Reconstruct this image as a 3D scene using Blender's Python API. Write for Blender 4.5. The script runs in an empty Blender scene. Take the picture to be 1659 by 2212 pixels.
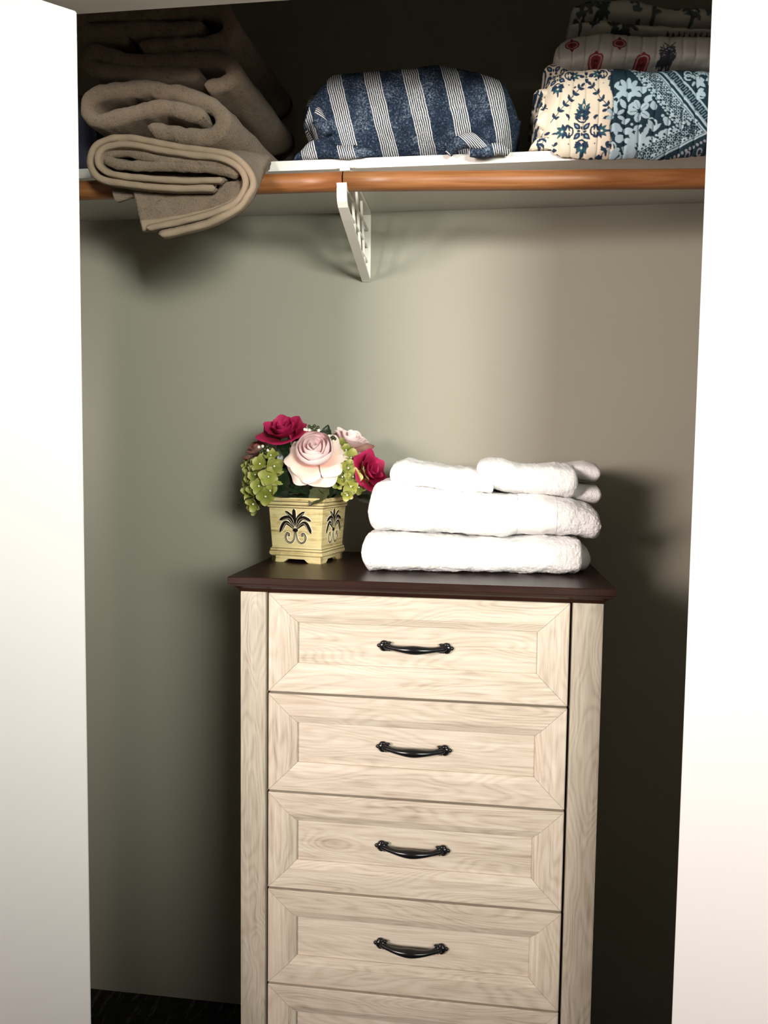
import bpy, bmesh, math, random
import numpy as np
from mathutils import Vector, Matrix, noise as mnoise

random.seed(7)
SC = bpy.context.scene
COL = SC.collection
PI = math.pi

# ------------------------------------------------------------------ camera
FPX, CX, CY = 1661.0, 829.5, 1106.0
CAM_H = 1.275
RC = np.array([[0.99152560, 0.02090403, -0.12821861],
               [0.12933278, -0.06578201, 0.98941688],
               [0.01224833, -0.99761503, -0.06792812]])   # photo axes (right, down, forward) -> world


def at(px, py, y):
    """world point seen at photo pixel (px, py) on the vertical plane at depth y"""
    r = RC @ np.array([px - CX, py - CY, FPX])
    t = y / r[1]
    return Vector((r[0] * t, y, r[2] * t + CAM_H))


cam_d = bpy.data.cameras.new('camera')
cam_d.sensor_fit = 'HORIZONTAL'
cam_d.sensor_width = 36.0
cam_d.lens = FPX / 1659.0 * 36.0
cam_d.clip_start = 0.01
cam = bpy.data.objects.new('camera', cam_d)
COL.objects.link(cam)
right, up, back = RC[:, 0], -RC[:, 1], -RC[:, 2]
M = Matrix(((right[0], up[0], back[0], 0.0), (right[1], up[1], back[1], 0.0),
            (right[2], up[2], back[2], CAM_H), (0, 0, 0, 1)))
cam.matrix_world = M
SC.camera = cam

# ------------------------------------------------------------------ world, light, exposure
w = bpy.data.worlds.new('world')
SC.world = w
w.use_nodes = True
w.node_tree.nodes['Background'].inputs[0].default_value = (0.75, 0.82, 0.9, 1)
w.node_tree.nodes['Background'].inputs[1].default_value = 0.05


def area(name, loc, target, sx, sy, power, col, spread=PI):
    l = bpy.data.lights.new(name, 'AREA')
    l.shape = 'RECTANGLE'
    l.size, l.size_y = sx, sy
    l.energy = power
    l.color = col
    l.spread = spread
    o = bpy.data.objects.new(name, l)
    COL.objects.link(o)
    o.location = loc
    d = Vector(target) - Vector(loc)
    o.rotation_euler = d.to_track_quat('-Z', 'Z').to_euler()
    return o


# two windows in the bedroom wall behind the camera
area('window_light_warm', (-2.20, -2.10, 1.93), (0.20, 1.45, 1.62), 2.00, 0.60, 28, (1.0, 0.86, 0.805), math.radians(60))
area('window_light_cool', (1.30, -2.10, 1.93), (-0.30, 1.45, 1.62), 2.10, 0.60, 13.5, (0.98, 1.0, 0.91), math.radians(42))

vs = SC.view_settings
vs.view_transform = 'Standard'
vs.look = 'None'
vs.gamma = 1.0
vs.use_curve_mapping = False
vs.exposure = 0.38


# ------------------------------------------------------------------ helpers: objects
def tag(o, label=None, cat=None, group=None, kind=None):
    if label: o['label'] = label
    if cat: o['category'] = cat
    if group: o['group'] = group
    if kind: o['kind'] = kind
    return o


def thing(name, loc, label, cat, group=None):
    o = bpy.data.objects.new(name, None)
    o.empty_display_size = 0.05
    COL.objects.link(o)
    o.location = loc
    return tag(o, label, cat, group)


def mesh(name, verts, faces, smooth=True):
    me = bpy.data.meshes.new(name)
    me.from_pydata([tuple(v) for v in verts], [], faces)
    me.update()
    if smooth:
        me.polygons.foreach_set('use_smooth', [True] * len(me.polygons))
    return me


def obj(name, me, mat=None, parent=None, loc=(0, 0, 0), rot=None):
    """link a mesh; with a parent, mesh coordinates and loc are local to it"""
    o = bpy.data.objects.new(name, me)
    COL.objects.link(o)
    if mat is not None and len(me.materials) == 0:
        me.materials.append(mat)
    if parent is not None:
        o.parent = parent
    o.location = loc
    if rot is not None:
        o.rotation_euler = rot
    return o


def shift(verts, org):
    ox, oy, oz = org
    return [(v[0] - ox, v[1] - oy, v[2] - oz) for v in verts]


def box_mesh(name, x0, x1, y0, y1, z0, z1, bev=0.0, seg=2, smooth=None):
    bm = bmesh.new()
    vs_ = [bm.verts.new((x, y, z)) for x in (x0, x1) for y in (y0, y1) for z in (z0, z1)]
    for f in ((0, 1, 3, 2), (4, 6, 7, 5), (0, 4, 5, 1), (2, 3, 7, 6), (0, 2, 6, 4), (1, 5, 7, 3)):
        bm.faces.new([vs_[i] for i in f])
    bmesh.ops.recalc_face_normals(bm, faces=bm.faces)
    if bev:
        bmesh.ops.bevel(bm, geom=bm.edges[:], offset=bev, segments=seg, profile=0.6, affect='EDGES')
    me = bpy.data.meshes.new(name)
    bm.to_mesh(me)
    bm.free()
    if bev and smooth is not False:
        me.polygons.foreach_set('use_smooth', [True] * len(me.polygons))
        try:
            me.set_sharp_from_angle(angle=math.radians(35))
        except Exception:
            pass
    return me


def prism_mesh(name, poly, axis, a0, a1, bev=0.0):
    """extrude a 2D polygon along an axis ('x': poly is (y,z); 'y': poly is (x,z))"""
    bm = bmesh.new()
    def v(p, a):
        return bm.verts.new((a, p[0], p[1]) if axis == 'x' else (p[0], a, p[1]))
    A = [v(p, a0) for p in poly]
    B = [v(p, a1) for p in poly]
    bm.faces.new(A)
    bm.faces.new(B[::-1])
    n = len(poly)
    for i in range(n):
        bm.faces.new((A[i], B[i], B[(i + 1) % n], A[(i + 1) % n]))
    bmesh.ops.recalc_face_normals(bm, faces=bm.faces)
    if bev:
        bmesh.ops.bevel(bm, geom=bm.edges[:], offset=bev, segments=2, profile=0.6, affect='EDGES')
    bmesh.ops.triangulate(bm, faces=[f for f in bm.faces if len(f.verts) > 4])
    me = bpy.data.meshes.new(name)
    bm.to_mesh(me)
    bm.free()
    return me


def catmull(pts, n):
    """resample a polyline to n points along a Catmull-Rom curve"""
    P = np.array(pts, float)
    P = np.vstack([2 * P[0] - P[1], P, 2 * P[-1] - P[-2]])
    out = []
    for i in range(1, len(P) - 2):
        for t in np.linspace(0, 1, 24, endpoint=False):
            p0, p1, p2, p3 = P[i - 1], P[i], P[i + 1], P[i + 2]
            out.append(0.5 * (2 * p1 + (p2 - p0) * t + (2 * p0 - 5 * p1 + 4 * p2 - p3) * t * t
                              + (3 * p1 - p0 - 3 * p2 + p3) * t ** 3))
    out.append(P[-2])
    out = np.array(out)
    s = np.r_[0, np.cumsum(np.linalg.norm(np.diff(out, axis=0), axis=1))]
    q = np.linspace(0, s[-1], n)
    return np.stack([np.interp(q, s, out[:, k]) for k in range(out.shape[1])], 1)


def fbm(p, sc, oct_=3):
    v = Vector(p) * sc
    a, r = 1.0, 0.0
    for _ in range(oct_):
        r += a * mnoise.noise(v)
        v = v * 2.03 + Vector((3.1, 1.7, 9.2))
        a *= 0.5
    return r


def tube(path, radii, ns=10, squash=None):
    """tube along 3D points; radii float or list (or (ra, rb) pairs)"""
    P = [Vector(p) for p in path]
    n = len(P)
    verts, faces = [], []
    upv = Vector((0, 0, 1))
    for i in range(n):
        t = (P[min(i + 1, n - 1)] - P[max(i - 1, 0)]).normalized()
        if abs(t.dot(upv)) > 0.95:
            upv = Vector((0, 1, 0))
        a = t.cross(upv).normalized()
        b = a.cross(t).normalized()
        upv = b
        r = radii[i] if isinstance(radii, (list, tuple)) else radii
        ra, rb = r if isinstance(r, (list, tuple)) else (r, r)
        for k in range(ns):
            th = 2 * PI * k / ns
            verts.append(P[i] + a * (ra * math.cos(th)) + b * (rb * math.sin(th)))
    for i in range(n - 1):
        for k in range(ns):
            faces.append((i * ns + k, i * ns + (k + 1) % ns, (i + 1) * ns + (k + 1) % ns, (i + 1) * ns + k))
    faces.append(tuple(range(ns))[::-1])
    faces.append(tuple((n - 1) * ns + k for k in range(ns)))
    return verts, faces


def ball(c, rx, ry, rz, nu=12, nv=8):
    verts = [(c[0], c[1], c[2] - rz)]
    faces = []
    for j in range(1, nv):
        ph = -PI / 2 + PI * j / nv
        for i in range(nu):
            th = 2 * PI * i / nu
            verts.append((c[0] + rx * math.cos(ph) * math.cos(th), c[1] + ry * math.cos(ph) * math.sin(th),
                          c[2] + rz * math.sin(ph)))
    verts.append((c[0], c[1], c[2] + rz))
    top = len(verts) - 1
    for i in range(nu):
        faces.append((0, 1 + (i + 1) % nu, 1 + i))
        faces.append((top, 1 + (nv - 2) * nu + i, 1 + (nv - 2) * nu + (i + 1) % nu))
    for j in range(nv - 2):
        for i in range(nu):
            faces.append((1 + j * nu + i, 1 + j * nu + (i + 1) % nu, 1 + (j + 1) * nu + (i + 1) % nu,
                          1 + (j + 1) * nu + i))
    return verts, faces


def join(*parts):
    V, F = [], []
    for v, f in parts:
        o = len(V)
        V += [tuple(x) for x in v]
        F += [tuple(i + o for i in q) for q in f]
    return V, F


# ------------------------------------------------------------------ helpers: materials
class Mat:
    def __init__(self, name):
        self.m = bpy.data.materials.new(name)
        self.m.use_nodes = True
        self.t = self.m.node_tree
        self.b = self.t.nodes['Principled BSDF']

    def n(self, typ, **kw):
        nd = self.t.nodes.new('ShaderNode' + typ)
        for k, v in kw.items():
            setattr(nd, k, v)
        return nd

    def l(self, a, b):
        self.t.links.new(a, b)

    def set(self, nd, **kw):
        for k, v in kw.items():
            self.put(nd.inputs[k.replace('_', ' ')], v)
        return nd

    def put(self, sock, v):
        if hasattr(v, 'links') or isinstance(v, bpy.types.NodeSocket):
            self.l(v, sock)
        else:
            sock.default_value = v

    def math(self, op, a, b=None, c=None):
        nd = self.n('Math', operation=op)
        self.put(nd.inputs[0], a)
        if b is not None: self.put(nd.inputs[1], b)
        if c is not None: self.put(nd.inputs[2], c)
        return nd.outputs[0]

    def coords(self, scale=(1, 1, 1), kind='Object', rnd=0.0):
        tc = self.n('TexCoord')
        mp = self.n('Mapping')
        self.l(tc.outputs[kind], mp.inputs['Vector'])
        mp.inputs['Scale'].default_value = scale
        if rnd:
            oi = self.n('ObjectInfo')
            cb = self.n('CombineXYZ')
            v = self.math('MULTIPLY', oi.outputs['Random'], rnd)
            for k in range(3): self.l(v, cb.inputs[k])
            self.l(cb.outputs[0], mp.inputs['Location'])
        return mp.outputs[0]

    def noise(self, vec, scale=5.0, detail=3.0, rough=0.5, dist=0.0):
        nd = self.n('TexNoise')
        if vec is not None: self.l(vec, nd.inputs['Vector'])
        nd.inputs['Scale'].default_value = scale
        nd.inputs['Detail'].default_value = detail
        nd.inputs['Roughness'].default_value = rough
        nd.inputs['Distortion'].default_value = dist
        return nd.outputs['Fac']

    def ramp(self, fac, stops):
        nd = self.n('ValToRGB')
        cr = nd.color_ramp
        while len(cr.elements) < len(stops): cr.elements.new(0.5)
        for e, (p, c) in zip(cr.elements, stops):
            e.position = p
            e.color = (*c, 1) if len(c) == 3 else c
        self.l(fac, nd.inputs[0])
        return nd.outputs[0]

    def mix(self, fac, a, b, mode='MIX'):
        nd = self.n('Mix', data_type='RGBA', blend_type=mode)
        self.put(nd.inputs[0], fac)
        for s, v in ((nd.inputs[6], a), (nd.inputs[7], b)):
            self.put(s, (*v, 1) if isinstance(v, tuple) and len(v) == 3 else v)
        return nd.outputs[2]

    def bump(self, h, strength=0.3, dist=0.002):
        nd = self.n('Bump')
        nd.inputs['Strength'].default_value = strength
        nd.inputs['Distance'].default_value = dist
        self.l(h, nd.inputs['Height'])
        self.l(nd.outputs[0], self.b.inputs['Normal'])

    def base(self, c):
        self.put(self.b.inputs['Base Color'], (*c, 1) if isinstance(c, tuple) and len(c) == 3 else c)

    def rough(self, r):
        self.put(self.b.inputs['Roughness'], r)


def plain(name, col, rough=0.5, var=0.06, sc=30.0, bump=0.05, bsc=200.0, spec=0.5):
    m = Mat(name)
    v = m.coords()
    c2 = tuple(x * (1 - var) for x in col)
    m.base(m.mix(m.noise(v, sc), col, c2))
    m.rough(rough)
    m.b.inputs['Specular IOR Level'].default_value = spec
    if bump: m.bump(m.noise(v, bsc, 4), bump, 0.001)
    return m.m


def terry(name, col, amt=0.25, strength=0.7, dist=0.003, sc=420.0):
    m = Mat(name)
    v = m.coords()
    n1 = m.noise(v, sc, 3, 0.8)
    n2 = m.noise(v, 70.0, 3, 0.6)
    h = m.math('ADD', m.math('MULTIPLY', n1, 0.85), m.math('MULTIPLY', n2, 0.45))
    dk = tuple(x * (1 - amt) for x in col)
    lt = tuple(min(1, x * (1 + amt * 0.5)) for x in col)
    m.base(m.ramp(h, [(0.42, dk), (0.6, col), (0.85, lt)]))
    m.rough(0.95)
    m.b.inputs['Specular IOR Level'].default_value = 0.15
    m.b.inputs['Sheen Weight'].default_value = 0.15
    m.bump(h, strength, dist)
    return m.m


def wood(name, axis, lt, md, dk, rough=0.5, ring=27.0, rnd=37.0, bump=0.12, knots=True, along=2.2, across=13.0):
    """contour-like cathedral grain running along an object axis"""
    m = Mat(name)
    sc = [across] * 3
    sc['xyz'.index(axis)] = along
    v = m.coords(tuple(sc), rnd=rnd)
    n1 = m.noise(v, 1.0, 2.0, 0.45, 0.3)
    ph = m.math('MULTIPLY', n1, ring)
    fsc = [420.0] * 3
    fsc['xyz'.index(axis)] = 16.0
    vf = m.coords(tuple(fsc), rnd=rnd)
    fine = m.noise(vf, 1.0, 3.0, 0.6)
    if knots:
        ksc = [7.0] * 3
        ksc['xyz'.index(axis)] = 3.2
        vk = m.coords(tuple(ksc), rnd=rnd * 1.7)
        vor = m.n('TexVoronoi')
        m.l(vk, vor.inputs['Vector'])
        vor.inputs['Scale'].default_value = 1.0
        kd = m.n('MapRange', interpolation_type='SMOOTHSTEP')
        m.l(vor.outputs['Distance'], kd.inputs[0])
        kd.inputs[1].default_value = 0.0
        kd.inputs[2].default_value = 0.24
        kd.inputs[3].default_value = 1.0
        kd.inputs[4].default_value = 0.0
        k = kd.outputs[0]
        ph = m.math('ADD', ph, m.math('MULTIPLY', k, 4.2))
    s = m.math('FRACT', ph)
    # asymmetric ring: slow rise, sharp drop
    ringv = m.math('POWER', m.math('SINE', m.math('MULTIPLY', s, PI)), 3.0)
    ssc = [120.0] * 3
    ssc['xyz'.index(axis)] = 7.0
    streak = m.noise(m.coords(tuple(ssc), rnd=rnd), 1.0, 3.0, 0.65, 0.5)
    tone = m.math('ADD', m.math('MULTIPLY', ringv, 0.145), m.math('MULTIPLY', fine, 0.44))
    tone = m.math('ADD', tone, m.math('MULTIPLY', m.math('SUBTRACT', streak, 0.24), 0.80))
    if knots:
        tone = m.math('ADD', tone, m.math('MULTIPLY', m.math('POWER', k, 4.0), 0.5))
    big = m.noise(v, 0.6, 1.0)
    tone = m.math('ADD', tone, m.math('MULTIPLY', m.math('SUBTRACT', big, 0.5), 0.35))
    m.base(m.ramp(tone, [(0.25, lt), (0.55, md), (0.95, dk)]))
    m.rough(rough)
    m.bump(fine, bump, 0.0006)
    return m.m


WALL = Mat('sage_wall_paint')
_v = WALL.coords()
WALL.base(WALL.mix(WALL.noise(_v, 3.0, 3), (0.315, 0.305, 0.245), (0.29, 0.28, 0.225)))
WALL.rough(0.38)
WALL.b.inputs['Specular IOR Level'].default_value = 0.35
WALL.bump(WALL.noise(_v, 90.0, 4, 0.6), 0.10, 0.001)
WALL = WALL.m
TRIM = plain('white_trim_paint', (0.62, 0.60, 0.53), 0.4, 0.04, 20, 0.04)
DOORW = plain('white_door_paint', (0.86, 0.86, 0.85), 0.4, 0.03, 6, 0.03)
CEIL = plain('white_ceiling_paint', (0.72, 0.71, 0.69), 0.9, 0.03, 9, 0.1)
BEDWALL = plain('beige_bedroom_paint', (0.66, 0.64, 0.60), 0.7, 0.04, 5, 0.08)
SHELFW = plain('white_shelf_melamine', (0.78, 0.76, 0.71), 0.4, 0.03, 12, 0.02)
PLASTIC = plain('white_plastic', (0.83, 0.80, 0.72), 0.35, 0.03, 30, 0.0)

carpet = Mat('dark_streaked_carpet')
_v = carpet.coords((60, 9, 60))
_mp = _v.node
_mp.inputs['Rotation'].default_value = (0, 0, 0.75)
_s = carpet.noise(_v, 1.0, 3, 0.6, 0.4)
_p = carpet.noise(carpet.coords(), 350.0, 3, 0.7)
carpet.base(carpet.mix(carpet.math('MULTIPLY', _p, 0.5), carpet.ramp(_s, [(0.0, (0.010, 0.010, 0.009)), (0.56, (0.016, 0.015, 0.013)),
            (0.66, (0.12, 0.10, 0.075)), (0.72, (0.02, 0.018, 0.016))]), (0.006, 0.006, 0.006)))
carpet.rough(1.0)
carpet.bump(_p, 1.0, 0.006)
CARPET = carpet.m

OAK_L, OAK_M, OAK_D = (0.68, 0.61, 0.515), (0.555, 0.475, 0.38), (0.27, 0.21, 0.155)
OAK_X = wood('light_oak_grain_across', 'x', OAK_L, OAK_M, OAK_D)
OAK_Z = wood('light_oak_grain_upright', 'z', OAK_L, OAK_M, OAK_D, along=3.0)
OAK_POST = wood('greyed_oak_grain_upright', 'z', (0.545, 0.50, 0.41), (0.43, 0.38, 0.30), (0.22, 0.18, 0.135), along=3.0)
ESPRESSO = wood('espresso_wood', 'x', (0.030, 0.011, 0.006), (0.020, 0.007, 0.004), (0.008, 0.003, 0.002), rough=0.36,
                ring=12, knots=False, bump=0.05)
ESPRESSO.node_tree.nodes['Principled BSDF'].inputs['Specular IOR Level'].default_value = 0.28
RODWOOD = wood('varnished_rod_wood', 'x', (0.34, 0.150, 0.055), (0.26, 0.098, 0.030), (0.15, 0.048, 0.013), rough=0.42,
               ring=14, along=1.2, across=22.0, knots=False, bump=0.04)
GAP = plain('dark_carcass', (0.015, 0.010, 0.008), 0.7, 0.05, 30, 0)
BLACKM = plain('black_handle_metal', (0.006, 0.006, 0.007), 0.22, 0.1, 60, 0.03, 500)

TERRY_W = terry('white_terry', (0.93, 0.92, 0.91), 0.04, 0.8, 0.004, 260)
WEAVE_W = plain('white_dobby_weave', (0.90, 0.88, 0.86), 0.8, 0.04, 300, 0.5, 900, 0.2)
TERRY_T = terry('tan_terry', (0.235, 0.172, 0.118), 0.50, 1.0, 0.005, 300)
HEM_T = plain('tan_hem_weave', (0.33, 0.25, 0.175), 0.85, 0.12, 120, 0.35, 700, 0.2)
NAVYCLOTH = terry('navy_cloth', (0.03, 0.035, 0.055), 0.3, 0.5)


def vcol_mat(name, rough=0.85, bump=0.25):
    m = Mat(name)
    a = m.n('Attribute', attribute_name='print')
    v = m.coords()
    n = m.noise(v, 900.0, 2, 0.6)
    m.base(m.mix(m.math('MULTIPLY', n, 0.06), a.outputs['Color'], (0.25, 0.24, 0.22)))
    m.rough(rough)
    m.b.inputs['Specular IOR Level'].default_value = 0.2
    m.bump(m.math('ADD', n, m.noise(v, 120.0, 2)), bump, 0.001)
    return m.m


PRINT = vcol_mat('printed_quilt_cotton')


def set_print(me, cols):
    a = me.attributes.new('print', 'FLOAT_COLOR', 'POINT')
    c = np.ones((len(cols), 4), np.float32)
    c[:, :3] = cols
    a.data.foreach_set('color', c.ravel())


# ------------------------------------------------------------------ the setting
Y_WALL, Y_IN, Y_OUT = 1.66, 1.105, 0.995
X_L, X_R = -1.30, 1.00
Z_HEAD = 1.921
Z_CEIL = 2.44


def struct(name, me, m, label):
    o = obj(name, me, m)
    return tag(o, label, 'room', kind='structure')


def wallbox(name, a, b, m, label):
    return struct(name, box_mesh(name, a[0], b[0], a[1], b[1], a[2], b[2]), m, label)


# floor with a ragged pile along the visible strip
def floor_mesh():
    V, F = [], []
    xs = np.r_[-3.6, -1.30, np.linspace(-1.25, -0.4, 130), 0.0, 1.0, 3.0]
    ys = np.r_[-2.2, 0.0, 1.0, 1.30, np.linspace(1.34, 1.655, 60), 1.66]
    for y in ys:
        for x in xs:
            z = 0.0
            if 1.33 < y < 1.656 and -1.26 < x < -0.39:
                z = 0.004 * mnoise.noise(Vector((x * 160, y * 160, 0))) + 0.003 * mnoise.noise(Vector((x * 60, y * 60, 4)))
            V.append((x, y, z))
    nx = len(xs)
    for j in range(len(ys) - 1):
        for i in range(nx - 1):
            F.append((j * nx + i, j * nx + i + 1, (j + 1) * nx + i + 1, (j + 1) * nx + i))
    return mesh('floor', V, F)


struct('floor', floor_mesh(), CARPET, 'dark carpet with thin pale streaks on the closet floor')
wallbox('wall_back', (X_L - 0.1, Y_WALL, -0.05), (X_R + 0.1, Y_WALL + 0.1, Z_CEIL), WALL, 'sage green painted back wall of the closet')
wallbox('wall_left', (X_L - 0.1, Y_OUT, -0.05), (X_L, Y_WALL, Z_CEIL), WALL, 'sage green left side wall inside the closet')
wallbox('wall_right', (X_R, Y_OUT, -0.05), (X_R + 0.1, Y_WALL, Z_CEIL), WALL, 'sage green right side wall inside the closet')
wallbox('ceiling', (-3.6, -2.25, Z_CEIL), (3.0, Y_WALL + 0.1, Z_CEIL + 0.1), CEIL, 'white ceiling above the room and the closet')
wallbox('wall_front_left', (-3.6, Y_OUT, -0.05), (X_L - 0.1, Y_IN, Z_CEIL), BEDWALL, 'beige wall left of the closet opening')
wallbox('wall_front_right', (X_R + 0.1, Y_OUT, -0.05), (3.0, Y_IN, Z_CEIL), BEDWALL, 'beige wall right of the closet opening')
wallbox('wall_header', (X_L, Y_OUT, Z_HEAD + 0.02), (X_R, Y_IN - 0.004, Z_CEIL), BEDWALL, 'wall above the closet opening')
wallbox('trim_1', (X_L, Y_OUT - 0.005, Z_HEAD), (X_R, Y_IN, Z_HEAD + 0.02), TRIM, 'painted head jamb across the top of the closet opening')
wallbox('wall_bedroom_left', (-3.7, -2.25, -0.05), (-3.6, Y_IN, Z_CEIL), BEDWALL, 'beige side wall of the bedroom')
wallbox('wall_bedroom_right', (3.0, -2.25, -0.05), (3.1, Y_IN, Z_CEIL), BEDWALL, 'beige opposite side wall of the bedroom')
wallbox('wall_bedroom_rear', (-3.7, -2.35, -0.05), (3.1, -2.25, Z_CEIL), BEDWALL, 'beige rear wall of the bedroom with two windows')

# bifold doors standing half folded: lead panel plus the panel hinged to it
Z_DOOR = 1.893


def bifold(name, x_lead, side, label):
    """side -1: stack on the left, +1: on the right; panels run from the track out into the room"""
    yl = 1.05
    root = bpy.data.objects.new(name, None)
    COL.objects.link(root)
    root.location = (x_lead, yl, 0.012)
    tag(root, label, 'door', kind='structure')
    ang = math.radians(42)
    wd = 0.42
    # lead panel: visible face runs from (0,0) outwards
    d = Vector((side * math.cos(ang), -math.sin(ang), 0))
    n = Vector((side * math.sin(ang), math.cos(ang), 0))       # away from the visible face
    th = 0.034

    def panel(o, dv, nv):
        bm = bmesh.new()
        c = [o, o + dv * wd, o + dv * wd + nv * th, o + nv * th]
        lo = [bm.verts.new((p.x, p.y, 0.0)) for p in c]
        hi = [bm.verts.new((p.x, p.y, Z_DOOR - 0.012)) for p in c]
        bm.faces.new(lo); bm.faces.new(hi)
        for i in range(4):
            bm.faces.new((lo[i], lo[(i + 1) % 4], hi[(i + 1) % 4], hi[i]))
        bmesh.ops.recalc_face_normals(bm, faces=bm.faces)
        bmesh.ops.bevel(bm, geom=bm.edges[:], offset=0.0015, segments=2, affect='EDGES')
        me = bpy.data.meshes.new('door_panel')
        bm.to_mesh(me); bm.free()
        return me
    obj('door_panel', panel(Vector((0, 0, 0)), d, n), DOORW, root)
    d2 = Vector((side * math.cos(ang), math.sin(ang), 0))
    n2 = Vector((-side * math.sin(ang), math.cos(ang), 0))
    o2 = d * (wd + 0.05) + n * 0.0
    obj('door_panel', panel(o2, d2, n2), DOORW, root)
    for hz in (0.25, 0.95, 1.62):
        hv, hf = tube([o2 + Vector((-side * 0.012, -0.008, hz - 0.035)), o2 + Vector((-side * 0.012, -0.008, hz + 0.035))], 0.006, 10)
        obj('hinge', mesh('hinge', hv, hf), PLASTIC, root)
    return root


bifold('door_1', -0.5760, -1, 'white flat bifold door panel folded open on the left')
bifold('door_2', 0.2705, 1, 'white flat bifold door panel folded open on the right')

# window frames around the two lights in the rear wall
for i, xw in enumerate((-2.20, 1.30)):
    r = bpy.data.objects.new('window_%d' % (i + 1), None)
    COL.objects.link(r)
    r.location = (xw, -2.25, 1.93)
    tag(r, 'white framed bedroom window behind the viewer, %s' % ('left one' if i == 0 else 'right one'), 'window', kind='structure')
    for nm, a in (('window_frame', (-1.12, -1.06, -0.38, 0.38)), ('window_frame', (1.06, 1.12, -0.38, 0.38)),
                  ('window_sill', (-1.16, 1.16, -0.38, -0.32)), ('window_frame', (-1.06, 1.06, 0.32, 0.38))):
        obj(nm, box_mesh(nm, a[0], a[1], 0.0, 0.06, a[2], a[3], 0.004), DOORW, r)

# ------------------------------------------------------------------ shelf, rods, bracket
Z_SH, T_SH, Y_SH = 1.800, 0.018, 1.410
tag(obj('closet_shelf', box_mesh('closet_shelf', X_L, X_R, Y_SH, Y_WALL, Z_SH, Z_SH + T_SH, 0.0012), SHELFW),
    'long white closet shelf carrying the folded towels and quilts', 'shelf')


def rod(name, a, b, label):
    a, b = Vector(a), Vector(b)
    c = (a + b) / 2
    L = (b - a).length
    V, F = [], []
    ns, nl = 28, 14
    for i in range(nl + 1):
        for k in range(ns):
            th = 2 * PI * k / ns
            V.append((-L / 2 + L * i / nl, 0.0168 * math.cos(th), 0.0168 * math.sin(th)))
    for i in range(nl):
        for k in range(ns):
            F.append((i * ns + k, i * ns + (k + 1) % ns, (i + 1) * ns + (k + 1) % ns, (i + 1) * ns + k))
    F.append(tuple(range(ns)))
    F.append(tuple(nl * ns + k for k in range(ns))[::-1])
    me = mesh(name, V, F)
    o = obj(name, me, RODWOOD, None, c)
    d = b - a
    o.rotation_euler = (0, -math.atan2(d.z, d.xy.length), math.atan2(d.y, d.x))
    return tag(o, label, 'rod', 'wooden closet rods')


X_BR = -0.259
rod('closet_rod', (X_L + 0.002, 1.381, 1.767), (X_BR, 1.381, 1.767), 'darker round wooden closet rod left of the white bracket, under tan towels')
rod('closet_rod', (X_BR + 0.001, 1.381, 1.767), (X_R - 0.002, 1.381 + 0.0725 * 1.26, 1.766), 'orange varnished wooden closet rod right of the white bracket, under the quilts')

br = thing('shelf_bracket', (X_BR, Y_WALL, 1.655), 'white plastic shelf and rod bracket on the back wall', 'bracket')


def strip_yz(pts, x0, x1, t, name):
    """flat bar following (y,z) points, width x0..x1, thickness t"""
    P = np.array(pts, float)
    V, F = [], []
    n = len(P)
    for i in range(n):
        d = P[min(i + 1, n - 1)] - P[max(i - 1, 0)]
        d /= np.linalg.norm(d)
        nn = np.array([-d[1], d[0]])
        for x in (x0, x1):
            for s in (0, 1):
                q = P[i] + nn * t * s
                V.append((x, q[0], q[1]))
    for i in range(n - 1):
        a, b = i * 4, (i + 1) * 4
        F += [(a, a + 1, b + 1, b), (a + 2, b + 2, b + 3, a + 3), (a, b, b + 2, a + 2), (a + 1, a + 3, b + 3, b + 1)]
    F += [(0, 2, 3, 1), (4 * n - 4, 4 * n - 3, 4 * n - 1, 4 * n - 2)]
    bm = bmesh.new()
    me = bpy.data.meshes.new(name)
    me.from_pydata(V, [], F)
    bm.from_mesh(me)
    bmesh.ops.recalc_face_normals(bm, faces=bm.faces)
    bm.to_mesh(me)
    bm.free()
    return me


def L(y, z):
    return (y - Y_WALL, z - 1.655)


flange = [L(1.366, 1.7525), L(1.366, 1.735), L(1.370, 1.722), L(1.378, 1.712), L(1.39, 1.7045), L(1.46, 1.686), L(1.56, 1.662), L(1.6585, 1.638)]
flange = [L(1.366, 1.752), L(1.3665, 1.738), L(1.370, 1.729), L(1.380, 1.7215), L(1.42, 1.711), L(1.50, 1.692), L(1.58, 1.673), L(1.6585, 1.6545)]
flange = [(y, z) for y, z in flange]
obj('front_flange', strip_yz(flange, -0.009, 0.009, 0.005, 'front_flange'), PLASTIC, br)
obj('wall_plate', box_mesh('wall_plate', -0.009, 0.009, -0.006, -0.0005, 0.0, 0.1435, 0.001), PLASTIC, br)
obj('shelf_arm', box_mesh('shelf_arm', -0.009, 0.009, L(1.40, 0)[0], -0.001, 0.1385, 0.1447, 0.001), PLASTIC, br)
# thin lattice bars of the web
for k, (ya, za, yb, zb) in enumerate(((1.445, 1.797, 1.505, 1.694), (1.505, 1.797, 1.565, 1.680), (1.565, 1.797, 1.620, 1.667),
                                       (1.375, 1.762, 1.655, 1.762), (1.405, 1.727, 1.655, 1.727), (1.50, 1.696, 1.655, 1.696))):
    v, f = tube([(0.002, *L(ya, za)), (0.002, *L(yb, zb))], [(0.003, 0.0028)] * 2, 6)
    obj('lattice_bar', mesh('lattice_bar', v, f, False), PLASTIC, br)
cup = [(1.381 + 0.0195 * math.cos(t), 1.767 + 0.0195 * math.sin(t)) for t in np.linspace(math.radians(205), math.radians(400), 18)]
obj('rod_cup', strip_yz([L(*p) for p in cup], -0.009, 0.009, 0.003, 'rod_cup'), PLASTIC, br)
obj('shelf_clip', box_mesh('shelf_clip', -0.009, 0.009, L(1.392, 0)[0], L(1.409, 0)[0], L(0, 1.790)[1], L(0, 1.8)[1], 0.001), PLASTIC, br)
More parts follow.
